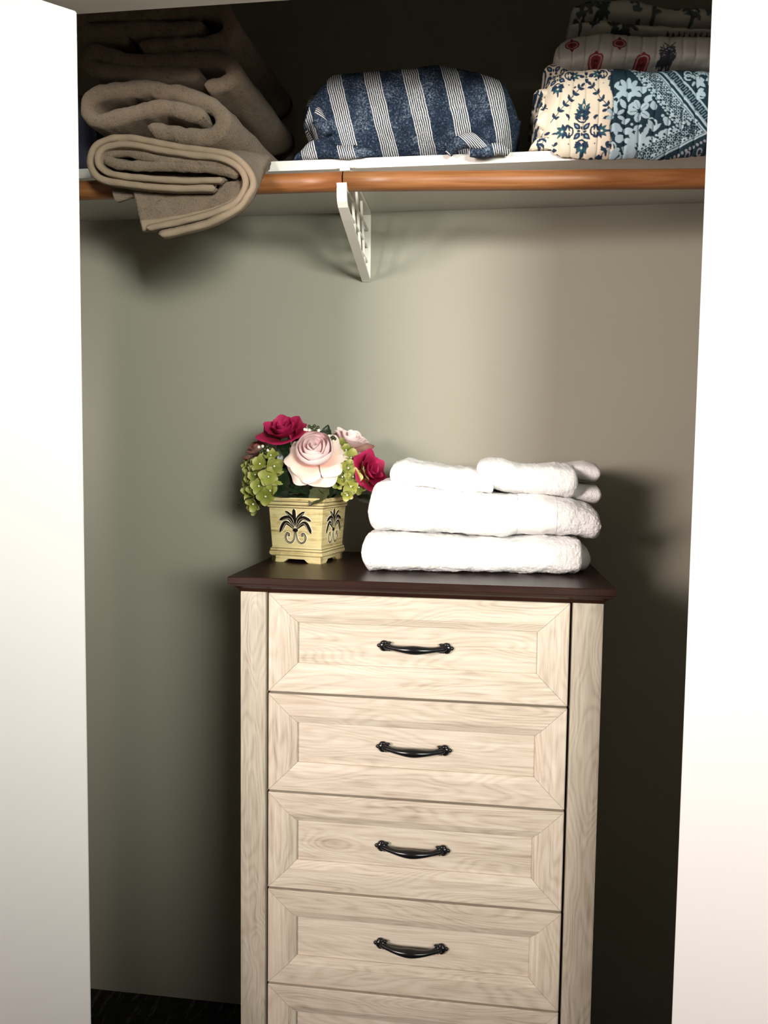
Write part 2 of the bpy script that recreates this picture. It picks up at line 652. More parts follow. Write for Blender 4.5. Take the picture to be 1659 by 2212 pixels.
obj('clip_tab', box_mesh('clip_tab', -0.017, 0.017, L(1.404, 0)[0], L(1.4095, 0)[0], L(0, 1.7985)[1], L(0, 1.803)[1], 0.001), PLASTIC, br)

# ------------------------------------------------------------------ chest of drawers
YF = 1.27
CX0, CX1 = -0.4126, 0.1971
chest = thing('chest_of_drawers', ((CX0 + CX1) / 2, 1.46, 0.0), 'tall pale oak chest of drawers with dark brown top and black pulls', 'dresser')
org = chest.location.copy()


def cbox(name, x0, x1, y0, y1, z0, z1, m, bev=0.001, parent=chest):
    me = box_mesh(name, x0 - org.x, x1 - org.x, y0 - org.y, y1 - org.y, z0 - org.z, z1 - org.z, bev)
    return obj(name, me, m, parent)


Z_B = 1.0462     # underside of the top moulding
PWL, PWR = 0.0455, 0.0490
for nm, x0, x1 in (('corner_post', CX0, CX0 + PWL), ('corner_post', CX1 - PWR, CX1)):
    o = cbox(nm, 0, x1 - x0, 0, 0.030, 0, Z_B, OAK_POST, 0.0025)
    o.data.transform(Matrix.Translation(org))
    o.location = (x0 - org.x, YF - org.y, 0)
for x0, x1 in ((CX0 + 0.002, CX0 + 0.018), (CX1 - 0.018, CX1 - 0.002)):
    cbox('side_panel', x0, x1, YF + 0.030, 1.645, 0.03, Z_B, OAK_POST)
cbox('back_panel', CX0 + 0.018, CX1 - 0.018, 1.638, 1.646, 0.05, Z_B, GAP)
cbox('carcass_front', CX0 + PWL, CX1 - PWR, YF + 0.021, YF + 0.035, 0.10, Z_B, GAP)
cbox('plinth_rail', CX0 + PWL + 0.002, CX1 - PWR - 0.002, YF + 0.004, YF + 0.020, 0.05, 0.164, OAK_X)

# moulded top: profile swept round front and both sides
prof = [(0.0005, Z_B), (0.0015, Z_B + 0.002), (0.004, Z_B + 0.006), (0.009, Z_B + 0.0095), (0.0125, Z_B + 0.0105), (0.0125, Z_B + 0.0145),
        (0.0165, Z_B + 0.0150), (0.0172, Z_B + 0.0158), (0.0172, Z_B + 0.0255), (0.0162, Z_B + 0.0268)]
V, F = [], []
for off, z in prof:
    k = off if off < 0.014 else off + 0.0
    x0, x1, y0, y1 = CX0 - k, CX1 + k, YF - k, 1.652
    V += [(x0 - org.x, y1 - org.y, z), (x0 - org.x, y0 - org.y, z), (x1 - org.x, y0 - org.y, z), (x1 - org.x, y1 - org.y, z)]
for i in range(len(prof) - 1):
    for k in range(4):
        F.append((i * 4 + k, i * 4 + (k + 1) % 4, (i + 1) * 4 + (k + 1) % 4, (i + 1) * 4 + k))
F.append((3, 2, 1, 0))
q = (len(prof) - 1) * 4
F.append((q, q + 1, q + 2, q + 3))
me = mesh('table_top', V, F, False)
bm = bmesh.new(); bm.from_mesh(me); bmesh.ops.recalc_face_normals(bm, faces=bm.faces); bm.to_mesh(me); bm.free()
obj('chest_top', me, ESPRESSO, chest)
ZT = Z_B + 0.0268

# drawers: recessed panel, four mitred frame pieces, black pull
DX0, DX1 = CX0 + PWL + 0.0045, CX1 - PWR - 0.0045
DW = DX1 - DX0
DH, PITCH = 0.1715, 0.1755
FW, BEV, REC = 0.0505, 0.0135, 0.0065


def frame_piece(name, length, height_unused=None):
    """mitred rail lying along x, outer edge at z=0, inner edge at z=FW, face at y=0 (towards -y)"""
    h = length / 2
    prof_ = [(0.0, 0.018), (0.0, 0.0015), (0.0015, 0.0), (FW - BEV, 0.0012), (FW - BEV + 0.001, 0.0018), (FW - 0.001, REC), (FW, REC + 0.001), (FW, 0.018)]
    V_, F_ = [], []
    for z, y in prof_:
        V_ += [(-h + z + 0.0003, y, z), (h - z - 0.0003, y, z)]
    n_ = len(prof_)
    for i in range(n_ - 1):
        F_.append((2 * i, 2 * i + 1, 2 * i + 3, 2 * i + 2))
    F_.append(tuple(2 * i for i in range(n_))[::-1])
    F_.append(tuple(2 * i + 1 for i in range(n_)))
    me_ = mesh(name, V_, F_, False)
    b_ = bmesh.new(); b_.from_mesh(me_); bmesh.ops.recalc_face_normals(b_, faces=b_.faces)
    b_.to_mesh(me_); b_.free()
    return me_


rail_me = frame_piece('rail', DW)
stile_me = frame_piece('stile', DH)
rail_me.materials.append(OAK_X)
stile_me.materials.append(OAK_X)      # local x runs along the grain, the piece is turned upright
panel_me = box_mesh('drawer', -DW / 2 + FW - 0.004, DW / 2 - FW + 0.004, REC + 0.0035, 0.018, -DH / 2 + FW - 0.004, DH / 2 - FW + 0.004)


def handle_mesh():
    parts = []
    hl = 0.0505
    path, rad = [], []
    for i in range(41):
        t = -1 + 2 * i / 40
        a = abs(t)
        y = -0.0175 * (1 - a ** 2.6) - 0.004
        z = -0.0012 * (1 - a * a)
        r = 0.0048 + 0.0036 * math.exp(-(t / 0.42) ** 2) + 0.0018 * max(0, a - 0.72) / 0.28
        path.append((t * hl, y, z))
        rad.append((r, r * 0.9))
    parts.append(tube(path, rad, 12))
    for s in (-1, 1):
        # flared shell end: collar ridge, three lobes and a pointed tip
        parts.append(ball((s * 0.0475, -0.0055, 0), 0.0035, 0.006, 0.0088))
        parts.append(ball((s * 0.0535, -0.0035, 0), 0.0085, 0.0050, 0.0082))
        parts.append(ball((s * 0.0530, -0.003, 0.0055), 0.0062, 0.0042, 0.0040))
        parts.append(ball((s * 0.0530, -0.003, -0.0055), 0.0062, 0.0042, 0.0040))
        parts.append(ball((s * 0.0605, -0.0025, 0), 0.0048, 0.0030, 0.0038))
        parts.append(ball((s * 0.0440, -0.0050, 0.0062), 0.0038, 0.0032, 0.0022))
        parts.append(ball((s * 0.0440, -0.0050, -0.0062), 0.0038, 0.0032, 0.0022))
    v_, f_ = join(*parts)
    return mesh('handle', v_, f_)


handle_me = handle_mesh()
handle_me.materials.append(BLACKM)
Z1 = 1.0446
for k in range(5):
    zc = Z1 - DH / 2 - k * PITCH
    dr = obj('drawer', panel_me, OAK_X, chest, ((DX0 + DX1) / 2 - org.x, YF - org.y, zc))
    tag(dr, 'drawer front with framed panel')
    obj('rail', rail_me, None, dr, (0, 0, -DH / 2))
    obj('rail', rail_me, None, dr, (0, 0, DH / 2), (0, PI, 0))
    obj('stile', stile_me, None, dr, (-DW / 2, 0, 0), (0, PI / 2, 0))
    obj('stile', stile_me, None, dr, (DW / 2, 0, 0), (0, -PI / 2, 0))
    h = obj('handle', handle_me, None, dr, (0.0, REC + 0.0035, 0.001))
    tag(h, 'black metal pull')


# ------------------------------------------------------------------ soft folded things
def interp(pts, x):
    pts = sorted(pts)
    return np.interp(x, [p[0] for p in pts], [p[1] for p in pts])


def smooth1(a, k):
    if k < 1: return a
    ker = np.hanning(2 * k + 3)[1:-1]
    ker /= ker.sum()
    p = np.pad(a, k, mode='edge')
    return np.convolve(p, ker, mode='valid')


def slab(top, bot, yf, yb, yref, nv=110, nf=34, nb=10, ex=2.6, rl=0.02, rr=0.02, amp=0.0015, nsc=28.0, sm=4, zmin=None,
         pucker=None, xr=None, grow=0.0, seed=0.0, fine=0.0, ycl=1.402, fw=1.2, ep=2.2):
    """pillow-like folded cloth running along x.
    top / bot: outlines as photo points measured at depth yref; yf / yb: front and back depth (front may be [(x, y)...])."""
    T = [(lambda p: (p.x, p.z))(at(px, py, yref)) for px, py in top]
    B = [(lambda p: (p.x, p.z))(at(px, py, yref)) for px, py in bot]
    x0 = min(p[0] for p in T + B)
    x1 = max(p[0] for p in T + B)
    u = np.linspace(0, 1, nv)
    xs = x0 + (x1 - x0) * (0.5 - 0.5 * np.cos(PI * u)) * 0.75 + (x1 - x0) * u * 0.25
    zt = smooth1(interp(T, xs), sm)
    zb = smooth1(interp(B, xs), sm)
    yfr = smooth1(interp(yf, xs), sm) if isinstance(yf, list) else np.full(nv, float(yf))
    cs, sn = [], []
    for a0, cnt in ((PI / 2, nf), (3 * PI / 2, nb)):        # even spacing along the section
        th = np.linspace(a0, a0 + PI, 3000)
        c_ = np.sign(np.cos(th)) * np.abs(np.cos(th)) ** (2 / ex)
        s_ = np.sign(np.sin(th)) * np.abs(np.sin(th)) ** (2 / ex)
        arc = np.r_[0, np.cumsum(np.hypot(np.diff(c_) * fw, np.diff(s_)))]
        g = np.linspace(0, arc[-1], cnt, endpoint=False)
        cs.append(np.interp(g, arc, c_))
        sn.append(np.interp(g, arc, s_))
    cs, sn = np.concatenate(cs), np.concatenate(sn)
    nt = len(cs)
    V = np.zeros((nv, nt, 3))
    for i, x in enumerate(xs):
        e = 1.0
        if x - x0 < rl: e = min(e, max(0.0, 1 - ((rl - (x - x0)) / rl) ** ep) ** (1 / ep))
        if x1 - x < rr: e = min(e, max(0.0, 1 - ((rr - (x1 - x)) / rr) ** ep) ** (1 / ep))
        e = max(e, 0.02)
        hz = (zt[i] - zb[i]) / 2 * e + grow
        zc = (zt[i] + zb[i]) / 2
        hy = (yb - yfr[i]) / 2
        hy2 = hy - (1 - e) * min(hz * 1.2 + 0.01, hy * 0.9) * 0.5 + grow
        yc = (yb + yfr[i]) / 2
        for j in range(nt):
            y = yc + hy2 * cs[j]
            z = zc + hz * sn[j]
            if amp:
                d = amp * fbm((x + seed, y, z), nsc, 3)
                y += d * cs[j]
                z += d * sn[j]
            if fine:
                d = fine * (mnoise.noise(Vector((x * 260, y * 260, z * 260 + seed))) + 0.7 * mnoise.noise(Vector((x * 110, y * 110, z * 110 + seed))))
                y += d * cs[j]
                z += d * sn[j]
            if pucker and cs[j] < 0.3:
                y += pucker(x, z)
            if zmin is not None and y > ycl: z = max(z, zmin)
            V[i, j] = (x, y, z)
    if xr:
        keep = [i for i in range(nv) if xr[0] <= xs[i] <= xr[1]]
        V = V[keep]
        nv = len(keep)
    verts = V.reshape(-1, 3)
    faces = []
    for i in range(nv - 1):
        for j in range(nt):
            k = (j + 1) % nt
            faces.append((i * nt + j, i * nt + k, (i + 1) * nt + k, (i + 1) * nt + j))
    if not xr:
        faces.append(tuple(range(nt))[::-1])
        faces.append(tuple((nv - 1) * nt + j for j in range(nt)))
    return verts, faces, (nv, nt)


def sweep(pts, t, yf, yb, yref=None, n=130, dxb=0.0, amp=0.0018, zmap=None, seed=0.0, tail=0.0, wav=0.004, cap=True, ymap=None):
    """folded sheet: a centreline traced on the front (photo points at depth yref) with thickness t, running back to yb"""
    W = [at(px, py, yref or yf) for px, py in pts]
    C = catmull([(p.x, p.z) for p in W], n)
    D = np.gradient(C, axis=0)
    D /= np.linalg.norm(D, axis=1)[:, None]
    N_ = np.stack([-D[:, 1], D[:, 0]], 1)
    s = np.r_[0, np.cumsum(np.linalg.norm(np.diff(C, axis=0), axis=1))]
    sec = []
    r = t / 2
    for a in np.linspace(-PI / 2, PI / 2, 9):
        sec.append((math.sin(a) * r, yf + r * 0.8 - math.cos(a) * r * 0.8))
    ys = np.linspace(yf + r * 0.8, yb, 12)[1:]
    for y in ys: sec.append((r, y))
    for y in ys[::-1]: sec.append((-r, y))
    V, F = [], []
    ns = len(sec)
    for i in range(n):
        e = 1.0
        d = min(s[i], s[-1] - s[i])
        if cap and d < r: e = math.sqrt(max(0.02, 1 - ((r - d) / r) ** 2))
        for nn, y in sec:
            x = C[i, 0] + N_[i, 0] * nn * e
            z = C[i, 1] + N_[i, 1] * nn * e
            if ymap: y = ymap(y, z)
            dd = amp * fbm((x + seed, y, z), 40.0, 3)
            x += N_[i, 0] * dd * np.sign(nn or 1)
            z += N_[i, 1] * dd * np.sign(nn or 1)
            k = (y - yf) / (yb - yf)
            x += dxb * k + wav * k * mnoise.noise(Vector((y * 9 + seed, z * 12, x * 5)))
            yy = y + (0.003 * mnoise.noise(Vector((x * 40, z * 40, seed))) if k < 0.3 else 0)
            if zmap: z = zmap(yy, z)
            V.append((x, yy, z))
    for i in range(n - 1):
        for j in range(ns):
            k = (j + 1) % ns
            F.append((i * ns + j, (i + 1) * ns + j, (i + 1) * ns + k, i * ns + k))
    F.append(tuple(range(ns)))
    F.append(tuple((n - 1) * ns + j for j in range(ns))[::-1])
    return V, F


def base_of(verts):
    a = np.array(verts)
    return Vector(((a[:, 0].min() + a[:, 0].max()) / 2, (a[:, 1].min() + a[:, 1].max()) / 2, a[:, 2].min()))


# ---- white towels on the chest
def white(name, parts, label, group='white towels stacked on the chest'):
    b = base_of(parts[0][1])
    root = thing(name, b, label, 'towel', group)
    for pn, v, f, m in parts:
        obj(pn, mesh(pn, shift(v, b), f), m, root)
    return root


front = [(-0.22, 1.337), (0.20, 1.372)]
tz = ZT + 0.001
v, f, _ = slab([(783, 1152), (800, 1151), (900, 1157), (1000, 1163), (1075, 1168), (1180, 1163), (1262, 1168)],
               [(783, 1232), (797, 1238), (900, 1240), (1000, 1243), (1100, 1246), (1262, 1251)],
               [(-0.22, 1.337), (0.20, 1.375)], 1.60, 1.355, rl=0.02, rr=0.012, amp=0.0034, nsc=24, ex=3.8, ep=3.6, nv=260, nf=90, fine=0.0011)
v[:, 2] = np.maximum(v[:, 2], tz)
v2, f2, _ = slab([(1190, 1180), (1262, 1180), (1276, 1184)], [(1190, 1240), (1262, 1240), (1276, 1236)], 1.415, 1.61, 1.415, nv=40,
                 rl=0.004, rr=0.016, amp=0.001, ex=3.2, ep=3.2)
v2[:, 2] = np.maximum(v2[:, 2], tz)
white('bath_towel', [('outer_fold', v, f, TERRY_W), ('inner_layer', v2, f2, TERRY_W)],
      'thick white folded bath towel resting directly on the dark chest top')

MT = [(797, 1060), (805, 1045), (818, 1038), (845, 1036), (900, 1050), (1000, 1060), (1065, 1068), (1180, 1070), (1240, 1080), (1275, 1090), (1303, 1106)]
MB = [(797, 1149), (802, 1151), (900, 1156), (1000, 1160), (1060, 1166), (1085, 1169), (1120, 1163), (1190, 1160), (1260, 1167), (1280, 1173), (1303, 1174)]
mid_kw = dict(yf=[(-0.22, 1.342), (0.22, 1.385)], yb=1.61, yref=1.36, rl=0.018, rr=0.02, amp=0.0034, nsc=22, ex=3.4, ep=3.6, seed=4.0)
v, f, _ = slab(MT, MB, nv=260, nf=90, fine=0.0011, **mid_kw)
xb0, xb1 = at(1117, 1110, 1.36).x, at(1207, 1110, 1.36).x
vb, fb, _ = slab(MT, MB, nv=260, nf=90, xr=(xb0, xb1), grow=0.0009, **mid_kw)
white('bath_towel', [('outer_fold', v, f, TERRY_W), ('border_band', vb, fb, WEAVE_W)],
      'white folded bath towel with a woven border band, in the middle of the white stack')

v, f, _ = slab([(843, 1002), (850, 998), (876, 988), (905, 995), (950, 1003), (1000, 1008), (1030, 1010), (1050, 1020), (1066, 1038)],
               [(843, 1048), (850, 1050), (900, 1056), (1000, 1066), (1040, 1069), (1066, 1068)],
               [(-0.2, 1.372), (0.05, 1.385)], 1.55, 1.385, rl=0.012, rr=0.016, amp=0.003, nsc=30, ex=3.2, ep=3.4, seed=9, fine=0.0011)
white('hand_towel', [('outer_fold', v, f, TERRY_W)], 'small white folded hand towel on top of the stack, next to the flowers')
v, f, _ = slab([(1030, 1000), (1038, 992), (1058, 988), (1085, 990), (1120, 1000), (1160, 1003), (1200, 1000), (1235, 1004), (1250, 1008)],
               [(1030, 1022), (1045, 1040), (1064, 1058), (1090, 1066), (1150, 1070), (1200, 1074), (1235, 1080), (1250, 1080)],
               [(0.0, 1.372), (0.2, 1.40)], 1.56, 1.385, rl=0.016, rr=0.014, amp=0.003, nsc=30, ex=3.2, ep=3.4, seed=15, fine=0.0011)
v2, f2, _ = slab([(1180, 1001), (1240, 998), (1265, 994), (1285, 998), (1299, 1004)], [(1180, 1020), (1240, 1034), (1265, 1040), (1285, 1043), (1299, 1043)],
                 1.43, 1.58, 1.43, nv=50, rl=0.006, rr=0.012, amp=0.0015, seed=3, ep=3.2)
v3, f3, _ = slab([(1180, 1045), (1245, 1043), (1270, 1044), (1300, 1050)], [(1180, 1070), (1245, 1082), (1285, 1090), (1300, 1091)],
                 1.43, 1.58, 1.43, nv=50, rl=0.006, rr=0.010, amp=0.0012, seed=6, ep=3.2)
white('hand_towel', [('outer_fold', v, f, TERRY_W), ('upper_lip', v2, f2, TERRY_W), ('lower_lip', v3, f3, TERRY_W)],
      'white folded hand towel with open fold at its end, top right of the stack')


# ---- tan towels on the shelf
def c1(pts):
    return [(150 + x / 3.318, y / 3.318) for x, y in pts]


ZS = Z_SH + T_SH + 0.001


def ss(a, b, x):
    t = min(1, max(0, (x - a) / (b - a)))
    return t * t * (3 - 2 * t)


def drape(zlo, zhi, y0, y1):
    def fn(y, z):
        k = ss(y0, y1, y)
        if z < zhi:
            zz = ZS + (max(z, zlo) - zlo) * (zhi - ZS) / (zhi - zlo)
            return z + (max(zz, z) - z) * k
        return z
    return fn


def tan(name, parts, label):
    b = base_of(parts[0][1])
    b.z = max(b.z, 1.7)
    root = thing(name, b, label, 'towel', 'tan towels stacked on the closet shelf')
    for p in parts:
        pn, v_, f_, m_ = p[:4]
        o = obj(pn, mesh(pn, shift(v_, b), f_), m_, root)
    return root


dm = drape(1.735, 1.846, 1.325, 1.402)
OUT = [(640, 1680), (800, 1645), (1000, 1590), (1180, 1500), (1275, 1400), (1312, 1300), (1270, 1200), (1180, 1120), (1080, 1085), (900, 1062), (700, 1030),
       (450, 985), (300, 985), (190, 1030), (143, 1120), (150, 1200), (220, 1275), (400, 1312), (700, 1342), (1040, 1342)]
INN = [(545, 1632), (800, 1580), (1000, 1528), (1170, 1458), (1230, 1390), (1258, 1300), (1222, 1210), (1140, 1150), (1050, 1122), (900, 1106), (700, 1078),
       (440, 1032), (300, 1034), (222, 1062), (192, 1125), (210, 1192), (300, 1242), (500, 1268), (800, 1288), (1095, 1284)]
COR = [(1215, 1245), (1100, 1215), (900, 1190), (650, 1180), (430, 1180), (290, 1150), (230, 1110), (300, 1085), (430, 1082), (650, 1135), (900, 1165), (1130, 1185), (1200, 1215)]
def flap_depth(y, z):
    k = ss(1.728, 1.752, z)
    return 1.31 + (y - 1.31) * (0.10 + 0.90 * k)


PXM = 1.31 / 1661 / 3.318 * 1.01
t_l = 44 * PXM
parts = []
v, f = sweep(c1(OUT), t_l, 1.312, 1.63, n=170, zmap=dm, seed=1.0, amp=0.001, ymap=flap_depth)
parts.append(('outer_layer', v, f, TERRY_T))
v, f = sweep(c1(INN), t_l * 0.92, 1.310, 1.62, n=170, zmap=dm, seed=2.0, amp=0.001, ymap=flap_depth)
parts.append(('inner_layer', v, f, TERRY_T))
v, f = sweep(c1(COR), 76 * PXM, 1.318, 1.60, n=110, zmap=dm, seed=3.0, amp=0.0025)
parts.append(('core_fold', v, f, TERRY_T))
v, f = sweep(c1(OUT), t_l * 1.10, 1.3085, 1.322, n=170, zmap=dm, seed=1.0, amp=0.0006)
parts.append(('hem', v, f, HEM_T))
v, f = sweep(c1(INN), t_l * 1.02, 1.3065, 1.319, n=170, zmap=dm, seed=2.0, amp=0.0006)
parts.append(('hem', v, f, HEM_T))


# hanging flap: sheet between the loops and its lower hem
def flap(edge_top, edge_bot, y_top, y_bot, th, n=60, m_=24, v0=0.0, v1=1.0, bulge=0.0):
    A = catmull([(lambda p: (p.x, p.z))(at(px, py, 1.33)) for px, py in c1(edge_top)], n)
    B = catmull([(lambda p: (p.x, p.z))(at(px, py, 1.33)) for px, py in c1(edge_bot)], n)
    V_, F_ = [], []
    for side in (0, 1):
        for j in range(m_):
            k = v0 + (v1 - v0) * j / (m_ - 1)
            for i in range(n):
                p = A[i] * (1 - k) + B[i] * k
                y = y_top * (1 - k) + y_bot * k + 0.002 * mnoise.noise(Vector((p[0] * 40, p[1] * 40, 7)))
                V_.append((p[0], y + side * th - bulge, p[1]))
    N2 = n * m_
    for j in range(m_ - 1):
        for i in range(n - 1):
            a = j * n + i
            F_.append((a, a + n, a + n + 1, a + 1))
            F_.append((N2 + a, N2 + a + 1, N2 + a + n + 1, N2 + a + n))
    rim = [i for i in range(n)] + [j * n + n - 1 for j in range(1, m_)] + [(m_ - 1) * n + i for i in range(n - 2, -1, -1)] + [j * n for j in range(m_ - 2, 0, -1)]
    for a, b in zip(rim, rim[1:] + rim[:1]):
        F_.append((a, b, N2 + b, N2 + a))
    return V_, F_


ET = [(430, 1290), (600, 1310), (800, 1320), (1000, 1310), (1150, 1290), (1265, 1250)]
EB = [(528, 1655), (700, 1625), (900, 1575), (1080, 1515), (1200, 1440), (1275, 1330)]
v, f = flap(ET, EB, 1.335, 1.328, 0.008)
parts.append(('hanging_flap', v, f, TERRY_T))
v, f = flap(ET, EB, 1.335, 1.328, 0.010, v0=0.80, v1=1.01, m_=8, bulge=0.0012)
parts.append(('hem', v, f, HEM_T))
v, f = flap([(250, 1270), (330, 1285), (480, 1300)], [(300, 1415), (330, 1425), (475, 1372)], 1.345, 1.342, 0.008, n=24, m_=12)
parts.append(('corner_flap', v, f, TERRY_T))
tan('bath_towel', parts, 'tan bath towel at the bottom of the stack, hemmed flap hanging over the rod')

S2 = [(560, 905), (700, 935), (900, 968), (1020, 950), (1085, 870), (1050, 780), (930, 705), (700, 640), (500, 615), (300, 635), (160, 665), (112, 730), (122, 815),
      (210, 855), (400, 812), (550, 772), (700, 757), (860, 795), (965, 842)]
v, f = sweep(c1(S2), 116 * PXM, 1.322, 1.64, n=170, dxb=0.035, seed=5.0, amp=0.003)
S2b = [(150, 880), (300, 900), (450, 880)]
tan('bath_towel', [('folded_layers', v, f, TERRY_T)], 'tan bath towel second from the bottom, with deep S shaped folds')
S3 = [(930, 525), (750, 517), (600, 512), (300, 495), (160, 472), (110, 420), (170, 360), (270, 378), (420, 425), (700, 415), (1000, 412), (1130, 445), (1165, 530), (1090, 590),
      (960, 605)]
v, f = sweep(c1(S3), 110 * PXM, 1.33, 1.64, n=160, dxb=0.02, seed=8.0, amp=0.003)
tan('bath_towel', [('folded_layers', v, f, TERRY_T)], 'tan bath towel third from the bottom, below the topmost one')
S4 = [(940, 150), (850, 180), (600, 190), (300, 205), (120, 200), (70, 150), (120, 100), (500, 85), (900, 45), (1070, 80), (1135, 180), (1060, 270), (800, 300), (500, 318), (60, 255)]
S4 = [(945, 150), (850, 182), (600, 190), (300, 200), (110, 195), (60, 140), (130, 85), (500, 80), (900, 42), (1075, 75), (1140, 180), (1060, 270), (800, 305), (490, 315)]
v, f = sweep(c1(S4), 106 * PXM, 1.335, 1.64, n=160, dxb=0.02, seed=11.0, amp=0.003)
v2, f2 = sweep(c1([(40, 260), (200, 262), (420, 268)]), 70 * PXM, 1.34, 1.64, n=50, seed=12.0)
v3, f3 = sweep(c1([(100, -40), (500, -30), (900, -60), (1100, -20)]), 110 * PXM, 1.36, 1.64, n=60, seed=13.0)
tan('bath_towel', [('folded_layers', v, f, TERRY_T), ('tucked_layer', v2, f2, TERRY_T), ('upper_layer', v3, f3, TERRY_T)], 'topmost dark shaded tan bath towel, just under the door head')

# dark cloth seen behind the tan stack on the left
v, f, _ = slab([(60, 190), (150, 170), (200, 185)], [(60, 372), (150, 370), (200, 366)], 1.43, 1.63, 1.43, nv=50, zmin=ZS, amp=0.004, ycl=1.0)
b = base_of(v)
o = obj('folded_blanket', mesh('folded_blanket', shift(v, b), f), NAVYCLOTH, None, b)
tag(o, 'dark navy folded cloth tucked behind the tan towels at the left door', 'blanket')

# ---- blue striped bundle
st = Mat('navy_striped_terry')
_a = st.n('Attribute', attribute_name='pat')
_sx = st.n('SeparateXYZ')
st.l(_a.outputs['Vector'], _sx.inputs[0])
_v = st.coords()
_wob = st.math('MULTIPLY', st.math('SUBTRACT', st.noise(_v, 45.0, 2), 0.5), 0.06)
_s = st.math('ADD', _sx.outputs[0], _wob)
_fr = st.math('FRACT', _s)
_in = st.math('LESS_THAN', _fr, 0.44)
_ln = st.math('FRACT', st.math('MULTIPLY', _fr, 18.2))
_lw = st.n('MapRange', interpolation_type='SMOOTHSTEP')
st.l(st.math('ABSOLUTE', st.math('SUBTRACT', _ln, 0.5)), _lw.inputs[0])
_lw.inputs[1].default_value, _lw.inputs[2].default_value, _lw.inputs[3].default_value, _lw.inputs[4].default_value = 0.17, 0.31, 1.0, 0.0
_wm = st.math('MULTIPLY', _in, _lw.outputs[0])
_sp = st.noise(_v, 330.0, 3, 0.7)
_sp2 = st.noise(_v, 28.0, 3, 0.6)
_navy = st.ramp(st.math('ADD', st.math('MULTIPLY', _sp, 0.75), st.math('MULTIPLY', _sp2, 0.4)),
                [(0.46, (0.008, 0.014, 0.028)), (0.60, (0.024, 0.040, 0.070)), (0.76, (0.22, 0.27, 0.33))])
st.base(st.mix(_wm, _navy, (0.70, 0.69, 0.68)))
st.rough(0.95)
st.b.inputs['Specular IOR Level'].default_value = 0.15
st.bump(st.math('ADD', _sp, st.math('MULTIPLY', _wm, 0.4)), 0.7, 0.003)
STRIPE = st.m


def set_pat(me, arr):
    a_ = me.attributes.new('pat', 'FLOAT_VECTOR', 'POINT')
    a_.data.foreach_set('vector', np.asarray(arr, np.float32).ravel())


def c2(pts):
    return [(580 + x / 2.765, 60 + y / 2.765) for x, y in pts]


def stripe_part(name, v, f, root, b, k=1.0, off=0.0, slant=0.0, mode='x'):
    me_ = mesh(name, shift(v, b), f)
    V_ = np.array(v)
    p0 = at(580 + 420 / 2.765, 60 + 400 / 2.765, 1.42)
    if mode == 'x':
        # stripes cross the bundle, leaning a little: bands start where they show on the front
        s = (V_[:, 0] - p0.x) / 0.0700 + 0.25 + (V_[:, 2] - p0.z) / 0.0700 * 0.25
    elif mode == 'z':
        s = (V_[:, 2] - p0.z) / 0.0700 + off + V_[:, 0] * slant
    set_pat(me_, np.stack([s * k + off * (mode == 'x'), V_[:, 1], V_[:, 2]], 1))
    return obj(name, me_, STRIPE, root)


def bundle_fold(x, z):
    return 0.0


v, f, _ = slab(c2([(225, 520), (250, 330), (300, 262), (380, 212), (600, 182), (830, 152), (1000, 135), (1150, 142), (1300, 190), (1420, 235), (1490, 320), (1512, 450)]),
               c2([(225, 660), (300, 740), (400, 790), (520, 800), (600, 795), (700, 775), (800, 755), (950, 735), (1050, 735), (1250, 740), (1420, 740), (1490, 690), (1512, 560)]),
               [(-0.40, 1.43), (-0.33, 1.402), (-0.1, 1.404), (0.02, 1.412), (0.06, 1.45)], 1.63, 1.42, nv=200, nf=90, nb=24, ex=2.35, rl=0.05, rr=0.045, amp=0.006, nsc=11, sm=6,
               zmin=ZS, fine=0.0008, ycl=1.405)
b = base_of(v)
b.z = ZS
bun = thing('striped_towel', b, 'navy blue beach towel with white stripes, bundled in the middle of the shelf', 'towel')
stripe_part('rolled_body', v, f, bun, b)
v, f, _ = slab(c2([(120, 770), (190, 690), (250, 640), (330, 640), (420, 680), (560, 690), (640, 720)]), c2([(120, 800), (300, 800), (520, 800), (640, 790)]),
               [(-0.43, 1.44), (-0.3, 1.396), (-0.2, 1.402)], 1.50, 1.405, nv=80, nf=40, rl=0.02, rr=0.02, amp=0.006, nsc=26, zmin=ZS, seed=2.0, fine=0.0008, ycl=1.405)
stripe_part('tucked_corner', v, f, bun, b, off=0.1)
v, f, _ = slab(c2([(190, 480), (215, 330), (260, 310), (330, 320)]), c2([(190, 640), (260, 700), (330, 720)]), [(-0.45, 1.50), (-0.3, 1.47)], 1.62, 1.47, nv=50, nf=30,
               rl=0.02, rr=0.01, amp=0.004, nsc=30, zmin=ZS, seed=5.0)
stripe_part('rear_fold', v, f, bun, b, mode='z', off=0.85)
v, f, _ = slab(c2([(262, 560), (275, 470), (300, 440), (350, 520), (375, 600)]), c2([(262, 580), (300, 610), (340, 640), (375, 640)]), 1.400, 1.46, 1.405, nv=40, nf=26,
               rl=0.01, rr=0.02, amp=0.003, nsc=40, zmin=ZS, seed=6.0)
stripe_part('folded_corner', v, f, bun, b, off=0.1, slant=8.0, mode='z')
